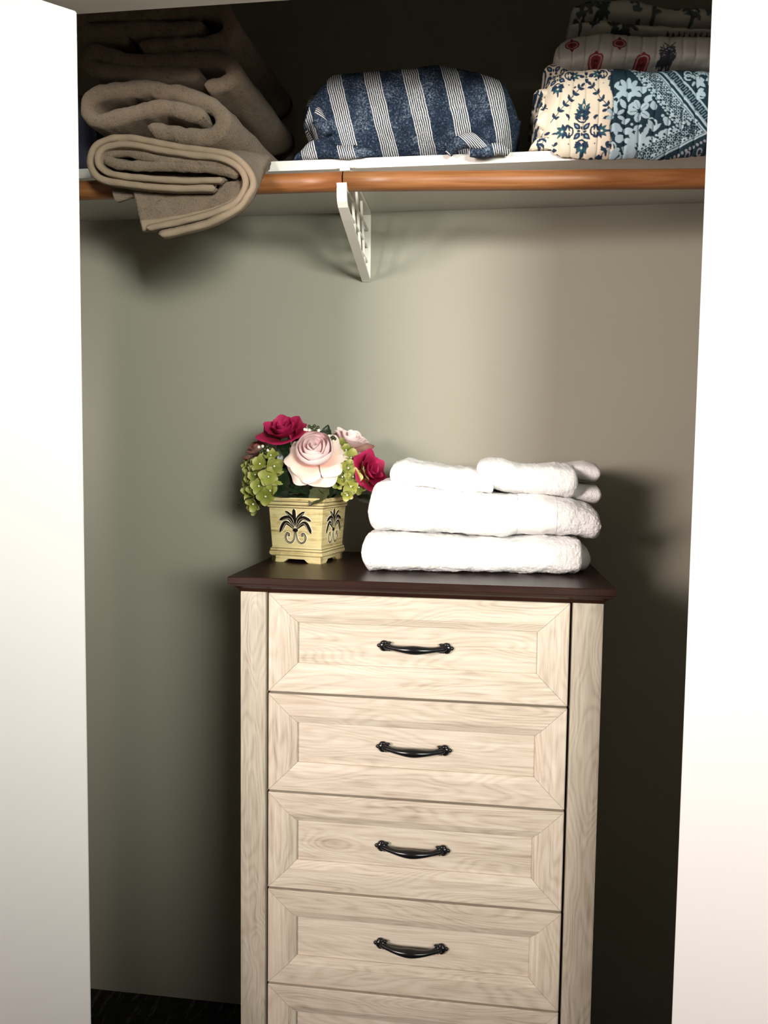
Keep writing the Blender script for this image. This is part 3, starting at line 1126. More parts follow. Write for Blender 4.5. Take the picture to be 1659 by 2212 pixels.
# gathered knot at the lower right
kp = [at(580 + x / 2.765, 60 + y / 2.765, yy) for x, y, yy in ((1070, 755, 1.398), (1110, 705, 1.392), (1170, 675, 1.388), (1235, 680, 1.386), (1290, 715, 1.388), (1330, 750, 1.394))]
v, f = tube(catmull([tuple(p) for p in kp], 30), [0.007 + 0.006 * math.sin(PI * i / 29) for i in range(30)], 12)
stripe_part('knot', [(x + 0.002 * fbm((x, y, z), 90), y, z) for x, y, z in v], f, bun, b, mode='z', off=0.2, slant=14.0)
kp = [at(580 + x / 2.765, 60 + y / 2.765, yy) for x, y, yy in ((1200, 750, 1.392), (1280, 742, 1.388), (1370, 725, 1.392), (1430, 745, 1.402))]
v, f = tube(catmull([tuple(p) for p in kp], 26), [0.006 + 0.005 * math.sin(PI * i / 25) for i in range(26)], 12)
stripe_part('knot_tail', v, f, bun, b, off=0.2)


# ---- printed quilts: the print is drawn on a flat canvas and carried by the cloth vertices
class Canvas:
    def __init__(self, x0, y0, x1, y1, res, bg):
        self.x0, self.y0, self.res = x0, y0, res
        self.w, self.h = int((x1 - x0) * res), int((y1 - y0) * res)
        self.a = np.empty((self.h, self.w, 3))
        self.a[:] = bg
        yy, xx = np.mgrid[0:self.h, 0:self.w]
        self.X = x0 + xx / res
        self.Y = y0 + yy / res

    def paint(self, mask, col):
        self.a += (np.array(col) - self.a) * mask[..., None]

    def win(self, x0, y0, x1, y1):
        i0, i1 = max(0, int((x0 - self.x0) * self.res) - 2), min(self.w, int((x1 - self.x0) * self.res) + 3)
        j0, j1 = max(0, int((y0 - self.y0) * self.res) - 2), min(self.h, int((y1 - self.y0) * self.res) + 3)
        return slice(j0, max(j0, j1)), slice(i0, max(i0, i1))

    def put(self, sl, d, col):
        """d: signed distance in canvas units, negative inside"""
        m = np.clip(0.5 - d * self.res, 0, 1)[..., None]
        s = self.a[sl]
        s += (np.array(col) - s) * m

    def ell(self, cx, cy, rx, ry, ang, col):
        r = max(rx, ry) + 2
        sl = self.win(cx - r, cy - r, cx + r, cy + r)
        X, Y = self.X[sl] - cx, self.Y[sl] - cy
        c, s = math.cos(ang), math.sin(ang)
        u, v_ = X * c + Y * s, -X * s + Y * c
        self.put(sl, (np.sqrt((u / rx) ** 2 + (v_ / ry) ** 2) - 1) * min(rx, ry), col)

    def leaf(self, x, y, ang, ln, wd, col):
        """pointed leaf from (x, y) in direction ang (degrees, 0 = right, 90 = up)"""
        a = math.radians(ang)
        sl = self.win(x - ln - 2, y - ln - 2, x + ln + 2, y + ln + 2)
        X, Y = self.X[sl] - x, self.Y[sl] - y
        u = (X * math.cos(a) - Y * math.sin(a)) / ln
        v_ = X * math.sin(a) + Y * math.cos(a)
        uu = np.clip(u, 0, 1)
        d = np.maximum(np.abs(v_) - wd / 2 * np.sin(PI * uu ** 0.8) ** 0.8, (np.abs(u - 0.5) - 0.5) * ln)
        self.put(sl, d, col)

    def line(self, pts, wd, col):
        for (x0, y0), (x1, y1) in zip(pts, pts[1:]):
            sl = self.win(min(x0, x1) - wd, min(y0, y1) - wd, max(x0, x1) + wd, max(y0, y1) + wd)
            X, Y = self.X[sl] - x0, self.Y[sl] - y0
            dx, dy = x1 - x0, y1 - y0
            t = np.clip((X * dx + Y * dy) / (dx * dx + dy * dy + 1e-9), 0, 1)
            self.put(sl, np.hypot(X - dx * t, Y - dy * t) - wd / 2, col)

    def curve(self, pts, wd, col, n=40):
        self.line([tuple(p) for p in catmull(pts, n)], wd, col)

    def fan(self, x, y, ang, n, sweep_, ln, wd, col):
        for i in range(n):
            k = (i / (n - 1) - 0.5) if n > 1 else 0
            self.leaf(x, y, ang + k * sweep_, ln * (1 - 0.25 * abs(k) * 2), wd, col)

    def ring(self, x, y, r, wd, col, a0=0, a1=360):
        self.line([(x + r * math.cos(math.radians(a)), y - r * math.sin(math.radians(a))) for a in np.linspace(a0, a1, 28)], wd, col)

    def sample(self, x, y):
        i = np.clip(((x - self.x0) * self.res).astype(int), 0, self.w - 1)
        j = np.clip(((y - self.y0) * self.res).astype(int), 0, self.h - 1)
        return self.a[j, i]


CREAM, NAVY, LBLUE, RED, TEAL = (0.80, 0.72, 0.57), (0.012, 0.035, 0.075), (0.42, 0.58, 0.65), (0.30, 0.025, 0.03), (0.02, 0.10, 0.13)
DTEAL = (0.006, 0.030, 0.048)
cv = Canvas(40, 440, 1800, 1330, 0.55, CREAM)


def branch(c, x0, y0, x1, y1, n, ln, wd, col):
    c.line([(x0, y0), (x1, y1)], 7, col)
    a = math.degrees(math.atan2(-(y1 - y0), x1 - x0))
    for i in range(n):
        k = (i + 0.6) / n
        x, y = x0 + (x1 - x0) * k, y0 + (y1 - y0) * k
        c.leaf(x, y, a + 48, ln, wd, col)
        c.leaf(x, y, a - 48, ln, wd, col)
    c.leaf(x1, y1, a, ln, wd, col)


def medallion(c, x, y, s, col, col2):
    for a in (45, 135, 225, 315):
        c.leaf(x + 22 * s * math.cos(math.radians(a)), y - 22 * s * math.sin(math.radians(a)), a, 72 * s, 44 * s, col)
        c.leaf(x + 42 * s * math.cos(math.radians(a)), y - 42 * s * math.sin(math.radians(a)), a, 30 * s, 14 * s, (0.25, 0.33, 0.42))
    for i in range(4):
        a = 90 * i
        c.ell(x + 26 * s * math.cos(math.radians(a)), y - 26 * s * math.sin(math.radians(a)), 14 * s, 9 * s, math.radians(-a), col)
    for a, d in ((0, 1.12), (180, 1.12), (90, 1.0), (270, 0.85)):
        ar = math.radians(a)
        px, py = x + 128 * s * d * math.cos(ar), y - 128 * s * d * math.sin(ar)
        # S scrolls between the centre and the palmette
        for sgn in (-1, 1):
            ox, oy = -math.sin(ar) * 30 * s * sgn, -math.cos(ar) * 30 * s * sgn
            bx, by = x + 70 * s * math.cos(ar), y - 70 * s * math.sin(ar)
            c.curve([(bx, by), (bx + ox * 0.9 + 10 * s * math.cos(ar), by + oy * 0.9 - 10 * s * math.sin(ar)),
                     (bx + ox * 1.1 + 34 * s * math.cos(ar), by + oy * 1.1 - 34 * s * math.sin(ar)),
                     (bx + ox * 0.4 + 30 * s * math.cos(ar), by + oy * 0.4 - 30 * s * math.sin(ar))], 12 * s, col)
        c.fan(px, py, a, 7, 230, 78 * s, 28 * s, col)
        c.fan(px, py, a, 3, 70, 92 * s, 26 * s, col2)
        c.ell(px + 18 * s * math.cos(ar), py - 18 * s * math.sin(ar), 9 * s, 9 * s, 0, CREAM)
        c.leaf(px + 60 * s * math.cos(ar), py - 60 * s * math.sin(ar), a, 40 * s, 18 * s, col)
    for a in (22, 68, 112, 158, 202, 248, 292, 338):
        c.leaf(x + 95 * s * math.cos(math.radians(a)), y - 95 * s * math.sin(math.radians(a)), a, 46 * s, 24 * s, col)
    for i in range(12):
        a = math.radians(30 * i + 15)
        c.ell(x + 150 * s * math.cos(a), y - 140 * s * math.sin(a), 6 * s, 6 * s, 0, col)


medallion(cv, 525, 1055, 1.0, NAVY, TEAL)
cv.fan(545, 890, 90, 5, 210, 74, 34, NAVY)
cv.fan(545, 880, 90, 3, 80, 100, 30, TEAL)
cv.ell(545, 850, 14, 22, 0, CREAM)
cv.leaf(545, 870, 90, 30, 12, NAVY)
medallion(cv, 330, 590, 0.85, NAVY, TEAL)
medallion(cv, 790, 585, 0.85, NAVY, TEAL)
branch(cv, 275, 955, 520, 690, 6, 46, 24, NAVY)
branch(cv, 800, 930, 600, 680, 5, 46, 24, NAVY)
branch(cv, 235, 1115, 360, 1290, 4, 44, 24, NAVY)
branch(cv, 780, 1120, 640, 1300, 4, 44, 24, NAVY)
branch(cv, 250, 830, 130, 720, 4, 40, 22, NAVY)
branch(cv, 215, 1010, 120, 1230, 5, 40, 22, NAVY)
for dx, dy, a in ((0, -34, 90), (0, 34, 90), (36, 0, 0), (-36, 0, 0)):
    cv.ell(565 + dx, 602 + dy, 20 if a == 0 else 14, 14 if a == 0 else 20, 0, NAVY)
cv.ell(565, 602, 8, 8, 0, NAVY)
for x, y in ((470, 480), (500, 500), (620, 500), (540, 490)):
    cv.fan(x, y, random.choice((30, 150, 200)), 3, 120, 62, 28, NAVY)
for x, y in ((470, 690), (640, 640), (260, 1035), (740, 870), (740, 940), (420, 940), (650, 930), (350, 715), (690, 1180), (300, 1180), (90, 900), (90, 1020), (110, 1150)):
    cv.ell(x, y, 9, 9, 0, NAVY)
for x, y, a in ((740, 940, 200), (270, 1040, 170), (620, 950, 40), (430, 940, 140), (690, 895, 20), (330, 1130, 220), (720, 1150, 310)):
    cv.leaf(x, y, a, 48, 26, NAVY)
for i in range(26):
    cv.fan(random.uniform(40, 210), random.uniform(500, 1290), random.uniform(0, 360), random.choice((1, 2, 3)), 110, random.uniform(34, 60), 22, NAVY)
for i in range(22):
    cv.leaf(random.uniform(200, 740), random.uniform(1235, 1320), random.uniform(0, 360), 44, 24, NAVY)

# navy panel with pale blue flowers, from x ~ 760 to the diagonal border
mask = 1 / (1 + np.exp(-(cv.X - (770 + 22 * np.sin(cv.Y / 60.0))) / 1.5))
cv.paint(mask, DTEAL)


def flower(c, x, y, r, n, col, line=None, rot=0):
    for i in range(n):
        a = rot + 360 * i / n
        ar = math.radians(a)
        c.ell(x + r * 0.60 * math.cos(ar), y - r * 0.60 * math.sin(ar), r * 0.42, r * 0.30, -ar, col)
        if line: c.line([(x + r * 0.25 * math.cos(ar), y - r * 0.25 * math.sin(ar)), (x + r * 0.8 * math.cos(ar), y - r * 0.8 * math.sin(ar))], 4, line)


def palmette(c, x, y, ang, r, n, col):
    for i in range(n):
        k = i / (n - 1) - 0.5
        a = math.radians(ang + k * 220)
        c.ell(x + r * 0.62 * math.cos(a), y - r * 0.62 * math.sin(a), r * 0.42, r * 0.19, -a, col)


palmette(cv, 905, 730, 90, 105, 7, LBLUE)
cv.fan(905, 745, 270, 3, 120, 70, 40, LBLUE)
flower(cv, 990, 890, 92, 5, LBLUE, DTEAL, 40)
palmette(cv, 985, 1165, 80, 120, 8, LBLUE)
palmette(cv, 800, 930, 90, 80, 5, LBLUE)
cv.fan(795, 990, 275, 3, 60, 110, 46, LBLUE)
for x, y, a, ln, wd in ((850, 990, 30, 80, 44), (945, 1050, 40, 74, 40), (880, 870, 120, 90, 46), (905, 880, 60, 70, 36), (1030, 820, 45, 90, 50), (1110, 880, 100, 74, 60),
                        (1060, 1010, 250, 100, 40), (1110, 1040, 120, 96, 50), (1090, 1050, 40, 100, 36), (1200, 1000, 60, 64, 60), (1180, 960, 20, 50, 40), (1140, 1090, 20, 110, 66),
                        (1150, 1100, 330, 90, 46), (1110, 1160, 30, 86, 60), (860, 1060, 10, 84, 60), (850, 1060, 130, 60, 40), (800, 1140, 40, 80, 66), (840, 1190, 200, 80, 36),
                        (870, 1210, 60, 50, 46), (820, 790, 70, 70, 36), (1020, 740, 80, 50, 40), (800, 860, 100, 60, 34), (1240, 1130, 40, 70, 50), (930, 1240, 20, 90, 40), (760, 1240, 20, 90, 40),
                        (1040, 1240, 340, 90, 40), (790, 700, 50, 60, 30), (1000, 640, 100, 50, 30)):
    cv.leaf(x, y, a, ln, wd, LBLUE)
for x, y, r in ((1020, 715, 24), (870, 1205, 26), (800, 800, 24), (1090, 985, 40), (1215, 1070, 36), (770, 1180, 34)):
    cv.ring(x, y, r, 12, LBLUE, 200, 480)
for x, y in ((1178, 925), (1060, 690), (1080, 800), (930, 1000), (1000, 1010), (860, 1120)):
    cv.ell(x, y, 12, 12, 0, LBLUE)

# diagonal scroll border: corner at (1545, 1062), one arm up-left, one arm down-left
cor = np.array([1548.0, 1062.0])
d1 = np.array([1100.0 - 1548, 498.0 - 1062]); d1 /= np.linalg.norm(d1)
d2 = np.array([1130.0 - 1548, 1262.0 - 1062]); d2 /= np.linalg.norm(d2)
n1 = np.array([-d1[1], d1[0]])
if n1[0] > 0: n1 = -n1
n2 = np.array([d2[1], -d2[0]])
if n2[1] > 0: n2 = -n2


def loc(dv, nv):
    X, Y = cv.X - cor[0], cv.Y - cor[1]
    return X * dv[0] + Y * dv[1], X * nv[0] + Y * nv[1]


s1, q1 = loc(d1, n1)
s2, q2 = loc(d2, n2)
inside = (q1 > 0) & (q2 > 0)
BW = 150.0
dd_ = np.minimum(q1, q2)
band = inside & (dd_ < BW) & (cv.X > 800)
cv.paint(band.astype(float), LBLUE)
out = (cv.X > 900) & ~inside
cv.paint(out.astype(float), DTEAL)


def w1(s, q):
    return tuple(cor + d1 * s + n1 * q)


def w2(s, q):
    return tuple(cor + d2 * s + n2 * q)


for wf, smax in ((w1, 900), (w2, 560)):
    cv.line([wf(0, 0), wf(smax, 0)], 13, DTEAL)
    cv.line([wf(10, 12), wf(smax, 12)], 9, LBLUE)
    cv.line([wf(30, 22), wf(smax, 22)], 5, DTEAL)
    for i in range(int(smax / 30)):
        s = 44 + 30 * i
        cv.ell(*wf(s, 36), 9, 6, math.atan2(d1[1], d1[0]) if wf is w1 else math.atan2(d2[1], d2[0]), DTEAL)
        cv.ell(*wf(s, 122), 9, 6, math.atan2(d1[1], d1[0]) if wf is w1 else math.atan2(d2[1], d2[0]), DTEAL)
        cv.ell(*wf(s + 12, 142), 13, 10, 0.6, DTEAL if i % 2 else LBLUE)
        cv.ell(*wf(s + 12, 162), 12, 9, 0.6, LBLUE)
    cv.line([wf(60, 108), wf(smax, 108)], 5, DTEAL)
    wave = [wf(60 + t * 8, 76 + 30 * math.sin(t * 8 * PI / 66)) for t in range(int((smax - 60) / 8))]
    cv.line(wave, 6, DTEAL)
    for i in range(int(smax / 132) + 1):
        for h_, off in ((66, 0), (0, 0)):
            s = 94 + 132 * i + h_
            q = 72 if h_ == 0 else 80
            if s > smax: continue
            cx_, cy_ = wf(s, q)
            for k in range(8):
                a = 2 * PI * k / 8
                cv.ell(cx_ + 22 * math.cos(a), cy_ + 22 * math.sin(a), 9, 6.5, a, DTEAL)
            cv.ell(cx_, cy_, 8, 8, 0, DTEAL)
            cv.ring(cx_, cy_, 36, 5, DTEAL, 0, 250)
# outside the border: greek key band then pale scrolls
cv.line([w1(-60, -22), w1(900, -22)], 16, LBLUE)
gk = []
for i in range(24):
    s = -20 + 40 * i
    gk += [w1(s, -44), w1(s, -86), w1(s + 20, -86), w1(s + 20, -44), w1(s + 40, -44)]
cv.line([w1(-60, -65), w1(900, -65)], 66, (0.30, 0.44, 0.52))
cv.line(gk, 15, DTEAL)
cv.line([w1(-60, -104), w1(900, -104)], 12, LBLUE)
for i in range(26):
    s = random.uniform(-60, 560)
    q = -random.uniform(135, 420)
    x, y = w1(s, q)
    k = i % 3
    if k == 0: palmette(cv, x, y, random.uniform(0, 360), 52, 5, LBLUE)
    elif k == 1: cv.ring(x, y, 26, 12, LBLUE, 0, 300)
    else: cv.fan(x, y, random.uniform(0, 360), 3, 120, 70, 36, LBLUE)
for i in range(16):
    x, y = w2(20 + 30 * i, -34)
    cv.ell(x, y, 12, 9, 0.4, (0.34, 0.38, 0.42))
for i in range(22):
    x, y = w2(random.uniform(-80, 520), -random.uniform(60, 240))
    cv.ring(x, y, 18, 9, (0.30, 0.33, 0.37), 0, 320)

QK = 3.77


def c3(pts):
    return [(1120 + x / QK, y / QK) for x, y in pts]


def crop_coords(verts, yref):
    """flat print coordinates of cloth points: planar projection along y"""
    A = np.array(verts)
    p00, p10, p01 = at(1120, 0, yref), at(1120 + 1000 / QK, 0, yref), at(1120, 1000 / QK, yref)
    ex = np.array([p10.x - p00.x, p10.z - p00.z]) / 1000
    ez = np.array([p01.x - p00.x, p01.z - p00.z]) / 1000
    Mx = np.linalg.inv(np.stack([ex, ez], 1))
    q_ = np.stack([A[:, 0] - p00.x, A[:, 2] - p00.z], 1) @ Mx.T
    return q_[:, 0], q_[:, 1]


def puck(period, a, seed):
    def fn(x, z):
        ph = x / period + 0.25 * mnoise.noise(Vector((x * 12, z * 14, seed)))
        k = abs((ph % 1.0) - 0.5) * 2
        return a * (k ** 6) + 0.35 * a * mnoise.noise(Vector((x * 45, z * 30, seed + 3)))
    return fn


def quilt_part(name, v, f, root, b, canvas, yref, dx=0.0, dy=0.0):
    me_ = mesh(name, shift(v, b), f)
    X, Y = crop_coords(v, yref)
    set_print(me_, canvas.sample(X + dx, Y + dy))
    return obj(name, me_, PRINT, root)


v, f, _ = slab(c3([(170, 700), (215, 560), (300, 510), (420, 488), (700, 490), (1100, 494), (1600, 494), (1900, 494)]),
               c3([(170, 1130), (210, 1230), (250, 1275), (400, 1288), (700, 1290), (1100, 1282), (1500, 1268), (1900, 1262)]),
               [(0.09, 1.405), (0.12, 1.385), (0.2, 1.378), (0.5, 1.378)], 1.63, 1.382, nv=430, nf=330, nb=24, fw=0.4, ex=5.0, rl=0.03, rr=0.03, amp=0.0035, nsc=14, sm=10, zmin=ZS,
               pucker=puck(0.0225, 0.0035, 1.0), ycl=1.404)
b = base_of(v)
b.z = ZS
q1_ = thing('quilt', b, 'folded quilt printed with navy medallions on cream and a pale blue flowered border', 'quilt', 'quilts stacked on the shelf')
quilt_part('printed_face', v, f, q1_, b, cv, 1.382)
for k, (ta, bo, yy) in enumerate(((((205, 540), (230, 480), (280, 460), (420, 480)), ((205, 600), (240, 660), (420, 660)), 1.42),
                                  (((125, 740), (150, 690), (210, 660), (420, 660)), ((125, 780), (170, 830), (420, 840)), 1.41),
                                  (((132, 930), (150, 850), (220, 820), (420, 820)), ((132, 1010), (150, 1090), (420, 1110)), 1.405),
                                  (((85, 1190), (110, 1110), (180, 1070), (420, 1070)), ((85, 1240), (120, 1262), (420, 1280)), 1.40))):
    v, f, _ = slab(c3(ta), c3(bo), yy, 1.62, yy, nv=90, nf=70, nb=12, rl=0.018, rr=0.01, amp=0.004, nsc=40, seed=k * 3.0, zmin=ZS, ycl=1.404)
    quilt_part('side_fold', v, f, q1_, b, cv, yy, dx=40 - 30 * k)

# cream fold with red medallions
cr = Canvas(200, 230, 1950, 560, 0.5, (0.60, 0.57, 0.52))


def red_med(c, x, y, s=1.0, cut=False):
    c.ell(x, y, 58 * s, 36 * s, 0, RED)
    c.leaf(x, y - 20 * s, 90, 32 * s, 30 * s, RED)
    c.leaf(x, y + 20 * s, 270, 32 * s, 30 * s, RED)
    c.ell(x, y, 46 * s, 27 * s, 0, (0.50, 0.40, 0.36))
    c.ell(x, y, 38 * s, 21 * s, 0, RED)
    c.ell(x, y, 9 * s, 9 * s, 0, (0.55, 0.22, 0.12))
    for a in (0, 90, 180, 270):
        c.leaf(x, y, a, 20 * s, 9 * s, (0.09, 0.015, 0.03))


for x, y in ((447, 340), (825, 355), (640, 460), (1020, 470), (310, 505), (1700, 400), (1880, 470)):
    red_med(cr, x, y, 1.05 if y > 400 else 1.0)
for i in range(26):
    cr.curve([(1140 + random.uniform(0, 130), 340 + random.uniform(0, 140)), (1150 + random.uniform(0, 130), 380 + random.uniform(0, 120)),
              (1140 + random.uniform(0, 130), 400 + random.uniform(0, 100))], 8, (0.05, 0.055, 0.075), 12)
v, f, _ = slab(c3([(296, 400), (312, 310), (350, 272), (450, 248), (700, 255), (1000, 268), (1300, 276), (1900, 276)]),
               c3([(296, 470), (340, 490), (700, 490), (1200, 490), (1900, 490)]),
               [(0.12, 1.40), (0.18, 1.384), (0.5, 1.384)], 1.63, 1.388, nv=300, nf=130, nb=16, fw=0.4, ex=6.5, rl=0.025, rr=0.02, amp=0.002, nsc=24, sm=6,
               pucker=puck(0.0225, 0.003, 5.0))
b2 = base_of(v)
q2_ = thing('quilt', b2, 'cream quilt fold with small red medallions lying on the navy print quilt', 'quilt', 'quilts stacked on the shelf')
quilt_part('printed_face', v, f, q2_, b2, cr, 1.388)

# top quilt with grey floral print
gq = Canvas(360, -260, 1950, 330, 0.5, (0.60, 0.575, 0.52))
for i in range(46):
    x, y = random.uniform(400, 1900), random.uniform(-240, 150)
    gq.fan(x, y, random.uniform(0, 360), 3, 130, random.uniform(50, 110), 34, (0.10, 0.12, 0.12))
    if i % 3 == 0: gq.ring(x, y, 36, 16, (0.04, 0.05, 0.06), 0, 300)
for x, y in ((680, 30), (720, 10), (780, 200), (860, 220), (900, 190)):
    gq.fan(x, y, random.uniform(0, 360), 5, 240, 90, 30, (0.07, 0.08, 0.085))
for i in range(9):
    gq.curve([(1220 + 45 * i, 250), (1240 + 45 * i, 285), (1262 + 45 * i, 260), (1280 + 45 * i, 300)], 18, (0.16, 0.03, 0.03), 14)
v, f, _ = slab(c3([(408, 170), (430, 130), (520, 105), (700, 110), (1000, 170), (1300, 195), (1900, 195)]),
               c3([(408, 185), (440, 218), (560, 238), (700, 256), (1000, 270), (1300, 278), (1900, 280)]),
               [(0.15, 1.41), (0.22, 1.40), (0.5, 1.40)], 1.62, 1.40, nv=180, nf=60, nb=12, ex=2.6, rl=0.02, rr=0.02, amp=0.004, nsc=22, pucker=puck(0.03, 0.002, 8.0))
b3 = base_of(v)
q3_ = thing('quilt', b3, 'shaded white quilt with grey floral print at the top of the quilt stack', 'quilt', 'quilts stacked on the shelf')
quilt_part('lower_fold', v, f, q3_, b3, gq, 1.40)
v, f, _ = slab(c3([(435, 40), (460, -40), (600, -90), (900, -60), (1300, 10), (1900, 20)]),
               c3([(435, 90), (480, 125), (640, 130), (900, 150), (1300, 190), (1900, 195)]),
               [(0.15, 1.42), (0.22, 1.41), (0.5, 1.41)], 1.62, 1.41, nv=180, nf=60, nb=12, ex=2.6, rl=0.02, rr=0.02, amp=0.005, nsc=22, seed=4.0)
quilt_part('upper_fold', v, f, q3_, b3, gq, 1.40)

# ------------------------------------------------------------------ planter with artificial flowers
POT_C = Vector((-0.3475, 1.500, ZT))
plant = thing('flower_planter', POT_C, 'yellow square planter with pink silk roses and green hydrangeas on the chest', 'planter')
pm = Mat('distressed_yellow_ceramic')
_v = pm.coords((10, 10, 260))
_n = pm.noise(_v, 1.0, 4, 0.65)
_n2 = pm.noise(pm.coords(), 55.0, 3, 0.6)
_t = pm.math('ADD', pm.math('MULTIPLY', _n, 0.75), pm.math('MULTIPLY', _n2, 0.3))
pm.base(pm.ramp(_t, [(0.30, (0.74, 0.65, 0.35)), (0.52, (0.66, 0.55, 0.27)), (0.64, (0.44, 0.33, 0.13)), (0.74, (0.13, 0.08, 0.03))]))
pm.rough(0.45)
pm.bump(_n, 0.25, 0.001)
POTM = pm.m
GROOVE = plain('dark_groove', (0.09, 0.055, 0.02), 0.5, 0.3, 60, 0.0)
EMB_D = plain('dark_brown_relief', (0.010, 0.006, 0.005), 0.7, 0.2, 60, 0.0, 200, 0.1)
EMB_L = plain('cream_relief_edge', (0.78, 0.70, 0.48), 0.5, 0.1, 60, 0.0)
ROT = math.radians(-12.6)


def square_loft(name, prof_, closed=True, bev=0.04):
    V_, F_ = [], []
    ring_n = 8
    for hw, z in prof_:
        c = hw * bev
        for sx, sy in ((-1, -1), (1, -1), (1, 1), (-1, 1)):
            pass
        pts = [(-hw + c, -hw), (hw - c, -hw), (hw, -hw + c), (hw, hw - c), (hw - c, hw), (-hw + c, hw), (-hw, hw - c), (-hw, -hw + c)]
        V_ += [(x, y, z) for x, y in pts]
    for i in range(len(prof_) - 1):
        for k in range(8):
            F_.append((i * 8 + k, i * 8 + (k + 1) % 8, (i + 1) * 8 + (k + 1) % 8, (i + 1) * 8 + k))
    if closed:
        F_.append(tuple(range(8))[::-1])
        q_ = (len(prof_) - 1) * 8
        F_.append(tuple(q_ + k for k in range(8)))
    return mesh(name, V_, F_, False)


PH = 0.127
profile = [(0.050, 0.012), (0.0545, 0.013), (0.0572, 0.016), (0.0572, 0.020), (0.0560, 0.0225), (0.0562, 0.0250), (0.0545, 0.028), (0.0535, 0.0285), (0.0530, 0.031),
           (0.0578, 0.1065), (0.0590, 0.1075), (0.0605, 0.1085), (0.0605, 0.1105), (0.0592, 0.1115), (0.0622, 0.1135), (0.0630, 0.1165), (0.0615, 0.1185), (0.0640, 0.1205),
           (0.0650, 0.1245), (0.0640, 0.127), (0.0600, 0.127), (0.0575, 0.1245), (0.0560, 0.113), (0.0550, 0.110)]
pot = obj('pot', square_loft('pot', profile), POTM, plant, (0, 0, 0), (0, 0, ROT))
for hw, z in ((0.0566, 0.0222), (0.0550, 0.0274), (0.0586, 0.1066), (0.0598, 0.1112), (0.0624, 0.1182)):
    obj('groove_line', square_loft('groove_line', [(hw + 0.0004, z), (hw + 0.0006, z + 0.0004), (hw + 0.0004, z + 0.0011)], False), GROOVE, pot)  # dark strips laid along the grooves of base and rim
soil = obj('moss_bed', square_loft('moss_bed', [(0.0545, 0.1102), (0.0545, 0.113)]), plain('dark_moss', (0.012, 0.018, 0.010), 0.9, 0.4, 90, 0.8, 200), pot)
foot_poly = lambda w_: [(-w_, 0), (-w_ * 0.52, 0), (-w_ * 0.42, 0.0035), (-w_ * 0.34, 0.0072), (w_ * 0.34, 0.0072), (w_ * 0.42, 0.0035), (w_ * 0.52, 0), (w_, 0), (w_, 0.0125), (-w_, 0.0125)]
foot_me = prism_mesh('foot_rail', foot_poly(0.0525), 'y', -0.0525, -0.044)
foot_me.materials.append(POTM)


def frond(pts, w_fn, z, n=18):
    """tapered strip on the x-z face plane, y = -z offset"""
    C = catmull(pts, n)
    D = np.gradient(C, axis=0)
    D /= np.linalg.norm(D, axis=1)[:, None]
    V_, F_ = [], []
    for i in range(n):
        nn = np.array([-D[i, 1], D[i, 0]])
        w_ = w_fn(i / (n - 1))
        for s, yy in ((-1, 0.0), (-0.7, -z), (0.7, -z), (1, 0.0)):
            p = C[i] + nn * w_ * s
            V_.append((p[0], yy, p[1]))
    for i in range(n - 1):
        for k in range(3):
            F_.append((i * 4 + k, i * 4 + k + 1, (i + 1) * 4 + k + 1, (i + 1) * 4 + k))
    return V_, F_


EU = 0.108 / 880


def ep(pts, mirror=False):
    return [((x - 640) * EU * (-1 if mirror else 1), -(y - 650) * EU) for x, y in pts]


FRONDS = [([(638, 600), (625, 480), (620, 360)], 24), ([(632, 630), (590, 500), (470, 400)], 20), ([(625, 645), (520, 505), (362, 548)], 24), ([(612, 672), (470, 585), (365, 745)], 26)]
SCROLL = [(628, 730), (612, 840), (560, 900), (495, 885), (465, 820), (490, 755), (525, 760), (520, 800)]


def emblem(grow, z):
    ps = []
    for i, (p, w_) in enumerate(FRONDS):
        for mir in ((False,) if i == 0 else (False, True)):
            fn = lambda t, w_=w_: (w_ * 1.6 * (0.24 + 0.76 * math.sin(PI * min(1, t * 0.62 + 0.12)) ** 1.5) * (1 if t < 0.9 else max(0.12, (1 - t) * 9 + 0.1)) + grow) * EU
            ps.append(frond(ep(p, mir), fn, z))
    for mir in (False, True):
        ps.append(frond(ep(SCROLL, mir), lambda t: (15 + 6 * t + grow) * EU, z, 34))
    kn = ball((0, 0, -(700 - 650) * EU), (52 + grow) * EU, z * 1.6, (34 + grow) * EU)
    ps.append(kn)
    return join(*ps)


def vein(z):
    ps = []
    for i, (p, w_) in enumerate(FRONDS[1:]):
        for mir in (False, True):
            q_ = [(x * 0.9 + 632 * 0.1, y * 0.9 + 640 * 0.1) for x, y in p]
            ps.append(frond(ep(q_, mir), lambda t: 2.6 * EU, z))
    for mir in (False, True):
        ps.append(frond(ep(SCROLL, mir), lambda t: 2.6 * EU, z, 34))
    return join(*ps)


em_o = mesh('emblem_edge', *emblem(9, 0.0006)); em_o.materials.append(EMB_L)
em_d = mesh('emblem_relief', *emblem(0, 0.0011)); em_d.materials.append(EMB_D)
em_v = mesh('emblem_vein', *vein(0.0015)); em_v.materials.append(EMB_L)
tilt = math.atan2(0.0578 - 0.0530, 0.1065 - 0.031)
for k in range(4):
    a = k * PI / 2
    obj('foot_rail', foot_me, None, pot, (0, 0, 0), (0, 0, a))
    r_mid = 0.0530 + (0.0700 - 0.031) / (0.1065 - 0.031) * 0.0048
    px_, py_ = r_mid * math.sin(a), -r_mid * math.cos(a)
    for me_ in (em_o, em_d, em_v):
        o = obj(me_.name, me_, None, pot, (px_, py_, 0.070))
        o.rotation_euler = (tilt, 0, a)

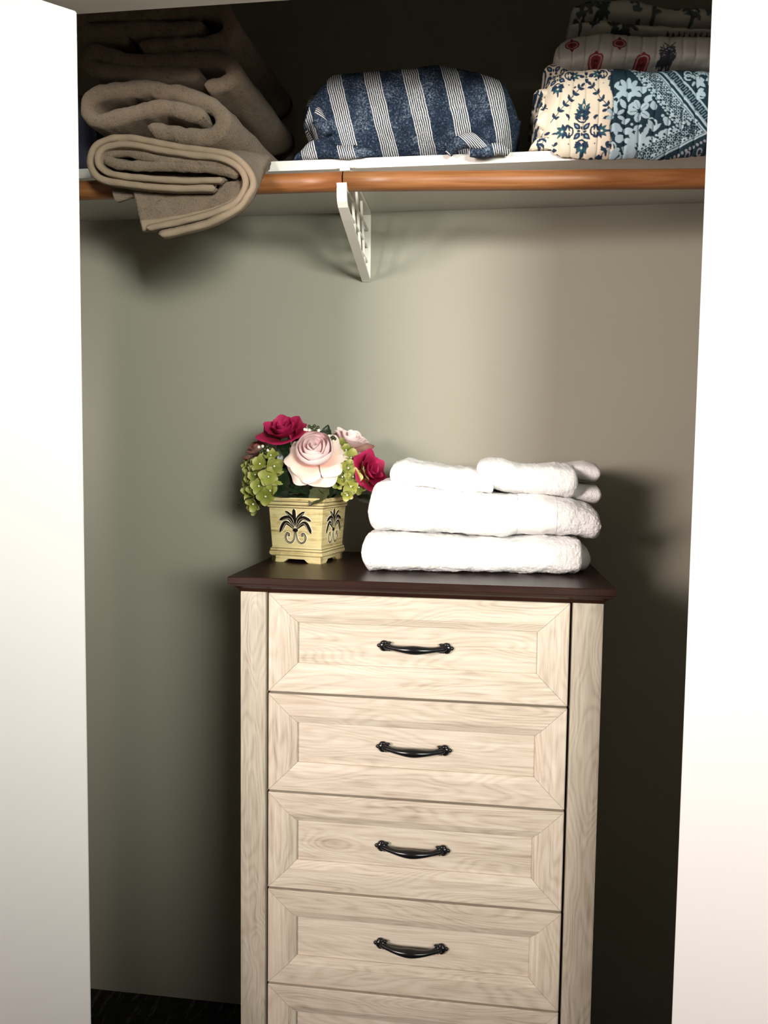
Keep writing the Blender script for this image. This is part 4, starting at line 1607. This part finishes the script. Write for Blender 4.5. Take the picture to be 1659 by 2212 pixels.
# flowers
def petal_mat(name, inner, outer, tip, rough=0.6, trans=0.15):
    m = Mat(name)
    a = m.n('Attribute', attribute_name='pat')
    s = m.n('SeparateXYZ')
    m.l(a.outputs['Vector'], s.inputs[0])
    n = m.noise(m.coords(), 60, 2)
    k = m.math('ADD', s.outputs[1], m.math('MULTIPLY', m.math('SUBTRACT', n, 0.5), 0.25))
    m.base(m.ramp(k, [(0.0, inner), (0.6, outer), (0.97, tip)]))
    m.rough(rough)
    m.b.inputs['Specular IOR Level'].default_value = 0.25
    m.b.inputs['Subsurface Weight'].default_value = 0.0
    return m.m


PALE = petal_mat('pale_pink_petal', (0.88, 0.56, 0.57), (0.88, 0.66, 0.66), (0.88, 0.72, 0.70))
PEACH = petal_mat('peach_tipped_petal', (0.78, 0.30, 0.26), (0.83, 0.64, 0.53), (0.84, 0.70, 0.63))
DUSTY = petal_mat('dusty_pink_petal', (0.42, 0.19, 0.15), (0.60, 0.36, 0.31), (0.30, 0.09, 0.07))
HOT = petal_mat('crimson_pink_petal', (0.16, 0.003, 0.018), (0.32, 0.006, 0.045), (0.44, 0.02, 0.10))
HYD = petal_mat('lime_hydrangea_petal', (0.18, 0.20, 0.025), (0.29, 0.31, 0.06), (0.52, 0.49, 0.22))
HYD_SHADE = petal_mat('shaded_hydrangea_petal', (0.12, 0.14, 0.015), (0.20, 0.22, 0.035), (0.38, 0.37, 0.12))  # darker copy of the lime petal, shade between florets put into the colour
LEAFM = plain('dark_green_leaf', (0.018, 0.035, 0.014), 0.35, 0.4, 60, 0.3, 120)
LEAFV = plain('veined_green_leaf', (0.075, 0.085, 0.032), 0.45, 0.6, 90, 0.5, 150)
BEADM = plain('pearl_bead', (0.85, 0.82, 0.70), 0.3, 0.05, 60, 0)
BUDM = plain('green_bud', (0.04, 0.055, 0.015), 0.4, 0.3, 60, 0)


def petal(r0, h, half, opn, curl, ruff=0.0, rb=0.003, seed=0, nu=13, nv=11):
    V_, A_ = [], []
    for j in range(nv):
        v_ = j / (nv - 1)
        for i in range(nu):
            u_ = -1 + 2 * i / (nu - 1)
            vv = v_ * (1 - 0.16 * abs(u_) ** 2.5)
            wd = half * (0.35 + 0.65 * math.sin(PI * min(1, 0.12 + vv * 0.62)))
            r = rb + (r0 - rb) * math.sin(min(1, vv * 1.15) * PI / 2) ** 0.9 + opn * vv ** 2.4
            z = h * vv - curl * vv ** 4
            rf = ruff * vv ** 3 * math.sin(u_ * 4.2 + seed * 2.1)
            th = u_ * wd
            r += rf
            z += 0.6 * rf
            V_.append((r * math.cos(th), r * math.sin(th), z))
            A_.append((u_ * 0.5 + 0.5, v_, 0))
    F_ = [(j * nu + i, j * nu + i + 1, (j + 1) * nu + i + 1, (j + 1) * nu + i) for j in range(nv - 1) for i in range(nu - 1)]
    me_ = mesh('petal', V_, F_)
    set_pat(me_, A_)
    return me_


def aim(direction, roll=0.0):
    q_ = Vector(direction).to_track_quat('Z', 'Y')
    return (q_.to_matrix() @ Matrix.Rotation(roll, 3, 'Z')).to_euler()


def rose(pos, direction, s, layers, roll=0.0, label=None, core=None):
    cv_, cf_ = join(ball((0, 0, 0.004 * s), 0.006 * s, 0.006 * s, 0.008 * s), ball((0, 0, -0.004 * s), 0.009 * s, 0.009 * s, 0.005 * s))
    o = obj('rose', mesh('rose', cv_, cf_), core or BUDM, plant, Vector(pos) - POT_C, aim(direction, roll))
    if label: tag(o, label)
    for li, (n_, r0, h, half, opn, curl, ruff, m_) in enumerate(layers):
        mes = []
        for sd in range(2):
            me_ = petal(r0 * s, h * s, math.radians(half), opn * s, curl * s, ruff * s, 0.003 * s, li * 3 + sd)
            me_.materials.append(m_)
            mes.append(me_)
        for k in range(n_):
            obj('petal', mes[k % 2], None, o, (0, 0, -0.0012 * s * li), (0, 0, 2 * PI * k / n_ + li * 0.7 + random.uniform(-0.12, 0.12)))
    return o


FULL = lambda a, b: [(3, 0.008, 0.047, 70, -0.002, 0.0, 0.0, a), (3, 0.017, 0.049, 70, -0.005, 0.0, 0.0, a), (3, 0.027, 0.050, 68, -0.008, 0.0, 0.001, a),
                     (4, 0.036, 0.049, 60, -0.010, 0.0, 0.001, a), (4, 0.044, 0.044, 62, -0.010, 0.0, 0.001, a), (5, 0.043, 0.014, 40, 0.018, 0.014, 0.005, b),
                     (5, 0.043, 0.002, 40, 0.022, 0.016, 0.005, b)]
OPEN = lambda a, b: [(3, 0.009, 0.034, 66, 0.002, 0.0, 0.001, a), (4, 0.018, 0.036, 60, 0.004, 0.002, 0.003, a), (5, 0.027, 0.036, 52, 0.010, 0.004, 0.004, a), (5, 0.034, 0.028, 48, 0.018, 0.010, 0.005, b)]

rose(at(682, 985, 1.435), (0.10, -0.85, 0.55), 0.94, FULL(PALE, PEACH), 0.9, 'large pale pink rose with peach tips')
rose(at(616, 945, 1.475), (-0.10, -0.55, 0.85), 0.98, OPEN(HOT, HOT), 0.4, 'crimson rose at the top')
rose(at(640, 950, 1.485), (0.85, -0.35, 0.35), 0.62, OPEN(HOT, HOT), 0.9, 'small crimson rose behind the pale one')
rose(at(790, 1022, 1.475), (0.75, -0.55, 0.28), 0.84, OPEN(HOT, HOT), 0.2, 'crimson rose leaning right')
rose(at(566, 978, 1.50), (-0.55, -0.35, 0.8), 0.72, OPEN(DUSTY, DUSTY), 0.8, 'dusty pink rose at the left')
rose(at(752, 968, 1.53), (0.35, -0.25, 0.9), 0.94, OPEN(PALE, DUSTY), 0.1, 'faded pink rose at the back')

# hydrangea florets: four broad petals, shared meshes
def floret_mesh(m_, seed):
    rnd = random.Random(seed)
    V_, F_, A_ = [], [], []
    for k in range(4):
        o_ = len(V_)
        a0 = k * PI / 2 + rnd.uniform(-0.15, 0.15)
        cup_ = rnd.uniform(0.15, 0.55)
        for j in range(6):
            v_ = j / 5
            for i in range(6):
                u_ = -1 + 2 * i / 5
                wd = 0.0085 * math.sin(PI * min(1, 0.10 + v_ * 0.80)) ** 0.8
                x = 0.0005 + 0.0150 * v_ * (1 - 0.12 * u_ * u_)
                y = u_ * wd
                z = cup_ * 0.014 * v_ ** 2 + 0.0025 * u_ * u_ * v_
                V_.append((x * math.cos(a0) - y * math.sin(a0), x * math.sin(a0) + y * math.cos(a0), z))
                A_.append((u_ * 0.5 + 0.5, v_, 0))
        F_ += [(o_ + j * 6 + i, o_ + j * 6 + i + 1, o_ + (j + 1) * 6 + i + 1, o_ + (j + 1) * 6 + i) for j in range(5) for i in range(5)]
    me_ = mesh('floret', V_, F_)
    set_pat(me_, A_)
    me_.materials.append(m_)
    return me_


FL = [floret_mesh(HYD, 1), floret_mesh(HYD, 2), floret_mesh(HYD_SHADE, 3), floret_mesh(HYD, 4)]
bead_me = mesh('bead', *ball((0, 0, 0.0022), 0.0021, 0.0021, 0.0021, 8, 6))
bead_me.materials.append(BEADM)


def hydrangea(center, spots, label):
    stem_v, stem_f = tube([tuple(Vector((0, 0, -0.05))), (0, 0, -0.02), (0, 0, 0)], 0.0025, 8)
    o = obj('hydrangea', mesh('hydrangea', stem_v, stem_f), LEAFM, plant, Vector(center) - POT_C)
    tag(o, label)
    for i, (px, py, y, dx, dz, s) in enumerate(spots):
        p = at(px, py, y)
        d = Vector((dx, -0.8, dz))
        fl = obj('floret', FL[i % 4], None, o, p - Vector(center), aim(d, i * 1.1))
        fl.scale = (s * 1.22,) * 3
        if i % 2 == 0 or True:
            q = at(px + random.uniform(-14, 14), py + random.uniform(-14, 14), y + 0.012)
            f2_ = obj('floret', FL[2], None, o, q - Vector(center), aim(d + Vector((random.uniform(-0.5, 0.5), 0, random.uniform(-0.5, 0.5))), i * 2.3))
            f2_.scale = (s * 1.1,) * 3
        bd = obj('bead', bead_me, None, o, p - Vector(center), aim(d))
    return o


hydrangea(at(568, 1040, 1.47), [(585, 985, 1.45, 0.1, 0.7, 0.9), (562, 1003, 1.44, -0.2, 0.4, 1.0), (592, 1008, 1.44, 0.4, 0.3, 1.0), (553, 1026, 1.445, -0.4, 0.2, 1.0),
          (580, 1030, 1.43, 0.1, 0.1, 1.05), (596, 1034, 1.45, 0.5, 0.0, 0.85), (535, 1040, 1.47, -0.9, 0.2, 0.9), (560, 1050, 1.43, -0.1, 0.0, 0.95), (540, 1066, 1.45, -0.4, -0.2, 0.95),
          (583, 1060, 1.435, 0.4, -0.1, 0.8), (574, 1072, 1.425, 0.1, -0.2, 0.95), (548, 1088, 1.44, -0.4, -0.5, 0.9), (538, 1010, 1.48, -0.9, 0.4, 0.9), (545, 1075, 1.46, -0.7, 0, 0.8)],
          'green hydrangea spilling over the left corner')
hydrangea(at(752, 1030, 1.47), [(748, 974, 1.475, 0.0, 0.8, 0.85), (758, 990, 1.46, 0.3, 0.4, 0.95), (740, 1008, 1.45, -0.2, 0.1, 0.8), (722, 1018, 1.44, -0.4, 0.0, 0.9),
          (752, 1012, 1.445, 0.3, 0.3, 0.95), (768, 1005, 1.46, 0.6, 0.2, 0.85), (740, 1030, 1.435, 0.0, 0.1, 0.95), (762, 1030, 1.44, 0.3, 0.0, 1.0), (780, 1030, 1.46, 0.8, 0.1, 0.85),
          (758, 1050, 1.435, 0.1, -0.3, 0.9), (774, 1052, 1.45, 0.6, -0.3, 0.8), (750, 1068, 1.435, 0.1, -0.6, 0.7), (732, 1042, 1.44, -0.3, -0.1, 0.8)],
          'green hydrangea beside the pale rose')


def leaf_mesh(ln, wd, droop, m_, nu=9, nv=13, serr=0.06):
    V_, F_ = [], []
    for j in range(nv):
        v_ = j / (nv - 1)
        w_ = wd * math.sin(PI * v_ ** 0.8) ** 0.9 * (1 + serr * (1 if j % 2 else -1)) + 0.0006
        for i in range(nu):
            u_ = -1 + 2 * i / (nu - 1)
            V_.append((u_ * w_, ln * v_, -droop * v_ * v_ + 0.20 * wd * abs(u_) + 0.0012 * math.sin(v_ * 26 + abs(u_) * 5)))
    F_ += [(j * nu + i, j * nu + i + 1, (j + 1) * nu + i + 1, (j + 1) * nu + i) for j in range(nv - 1) for i in range(nu - 1)]
    me_ = mesh('leaf', V_, F_)
    me_.materials.append(m_)
    return me_


LF = [leaf_mesh(0.060, 0.019, 0.014, LEAFM), leaf_mesh(0.055, 0.024, 0.012, LEAFV), leaf_mesh(0.05, 0.016, 0.008, LEAFM)]


def leaf(k, px, py, y, d, n_, s=1.0):
    """leaf k from a base point, running along d with its face turned to n_"""
    d, n_ = Vector(d).normalized(), Vector(n_)
    x_ = d.cross(n_).normalized()
    n_ = x_.cross(d)
    o = obj('leaf', LF[k], None, plant, at(px, py, y) - POT_C)
    o.rotation_euler = Matrix((x_, d, n_)).transposed().to_euler()
    o.scale = (s, s, s)
    return o


for a in ((0, 560, 1062, 1.46, (-1, -0.4, -0.45), (0, -0.5, 1), 0.8), (0, 640, 1075, 1.47, (-0.6, -0.9, 0.3), (0, -0.7, 1), 0.9), (0, 650, 1072, 1.46, (-0.2, -1, 0.35), (0, -0.5, 1), 0.8),
          (2, 640, 1075, 1.47, (0.1, -0.6, 1), (0, -1, 0.3), 0.9), (0, 600, 1060, 1.46, (0.4, -0.5, 0.8), (0, -1, 0.3), 0.9), (1, 710, 1050, 1.44, (-0.62, -0.35, -0.55), (-0.2, -0.9, 0.9), 0.95),
          (0, 650, 1075, 1.46, (0.9, -0.5, 0.45), (0, -0.8, 0.8), 0.9), (0, 715, 1060, 1.46, (0.7, -0.6, 0.1), (0, -0.7, 0.8), 0.8), (2, 610, 985, 1.47, (0.3, -0.4, 0.9), (0, -1, 0.2), 0.9),
          (0, 635, 1020, 1.47, (-0.5, -0.3, 0.8), (0, -1, 0.2), 0.9), (1, 618, 1040, 1.47, (0.1, -0.3, 0.9), (0.2, -1, 0.2), 0.8), (0, 700, 1045, 1.46, (0.3, -0.6, -0.25), (0, -0.8, 0.8), 0.8),
          (0, 770, 1075, 1.50, (1, -0.2, -0.1), (0, -0.5, 1), 0.8), (2, 660, 1050, 1.46, (-0.8, -0.2, 0.6), (0, -1, 0.3), 1.0), (2, 700, 960, 1.50, (0.2, -0.2, 0.9), (0, -1, 0.2), 0.8),
          (0, 690, 1070, 1.47, (0.0, -0.4, 0.9), (0, -1, 0.2), 0.9), (0, 740, 1070, 1.50, (0.4, -0.3, 0.8), (0, -1, 0.2), 0.9), (0, 590, 1075, 1.48, (-0.3, -0.3, 0.9), (0, -1, 0.2), 0.9)):
    leaf(*a)
# stems from the moss up to the flower heads
for px, py, y in ((682, 1000, 1.45), (616, 960, 1.49), (645, 960, 1.50), (785, 1030, 1.48), (570, 990, 1.51), (750, 985, 1.53), (568, 1045, 1.48), (752, 1035, 1.48)):
    p = at(px, py, y) - POT_C
    v_, f_ = tube(catmull([(p.x * 0.25, p.y * 0.3, 0.112), (p.x * 0.6, p.y * 0.6, 0.14), tuple(p)], 10), 0.0022, 8)
    obj('stem', mesh('stem', v_, f_), LEAFM, plant)
bud_me = mesh('berry', *ball((0, 0, 0), 0.0034, 0.0034, 0.0034, 8, 6))
bud_me.materials.append(BUDM)
prl_me = mesh('berry', *ball((0, 0, 0), 0.0032, 0.0032, 0.0032, 8, 6))
prl_me.materials.append(BEADM)
for cx_, cy_, yy, pts in ((676, 926, 1.46, [(-14, 3, 1), (-7, 4, 1), (-2, -2, 0), (4, -6, 0), (8, 2, 0), (12, -3, 0), (14, 4, 1), (-8, -5, 0), (2, 6, 0), (-18, 2, 1)]),
                          (572, 968, 1.44, [(-13, -2, 1), (-4, -4, 1), (0, 3, 0), (-6, 6, 0), (6, -3, 0), (8, 5, 1), (3, 10, 0), (-10, 9, 0), (12, 1, 0)]),
                          (716, 946, 1.455, [(-5, -4, 1), (0, 2, 0), (4, -2, 0), (5, 7, 1), (-3, 6, 0), (8, 2, 0)])):
    c_ = at(cx_, cy_, yy)
    v_, f_ = tube([(0, 0.02, -0.03), (0, 0.008, -0.012), (0, 0, 0)], 0.0016, 6)
    sp = obj('berry_spray', mesh('berry_spray', v_, f_), LEAFM, plant, c_ - POT_C)
    for dx, dy, k in pts:
        obj('berry', prl_me if k else bud_me, None, sp, (dx * 0.00086, -0.002 - 0.001 * k, -dy * 0.00086))
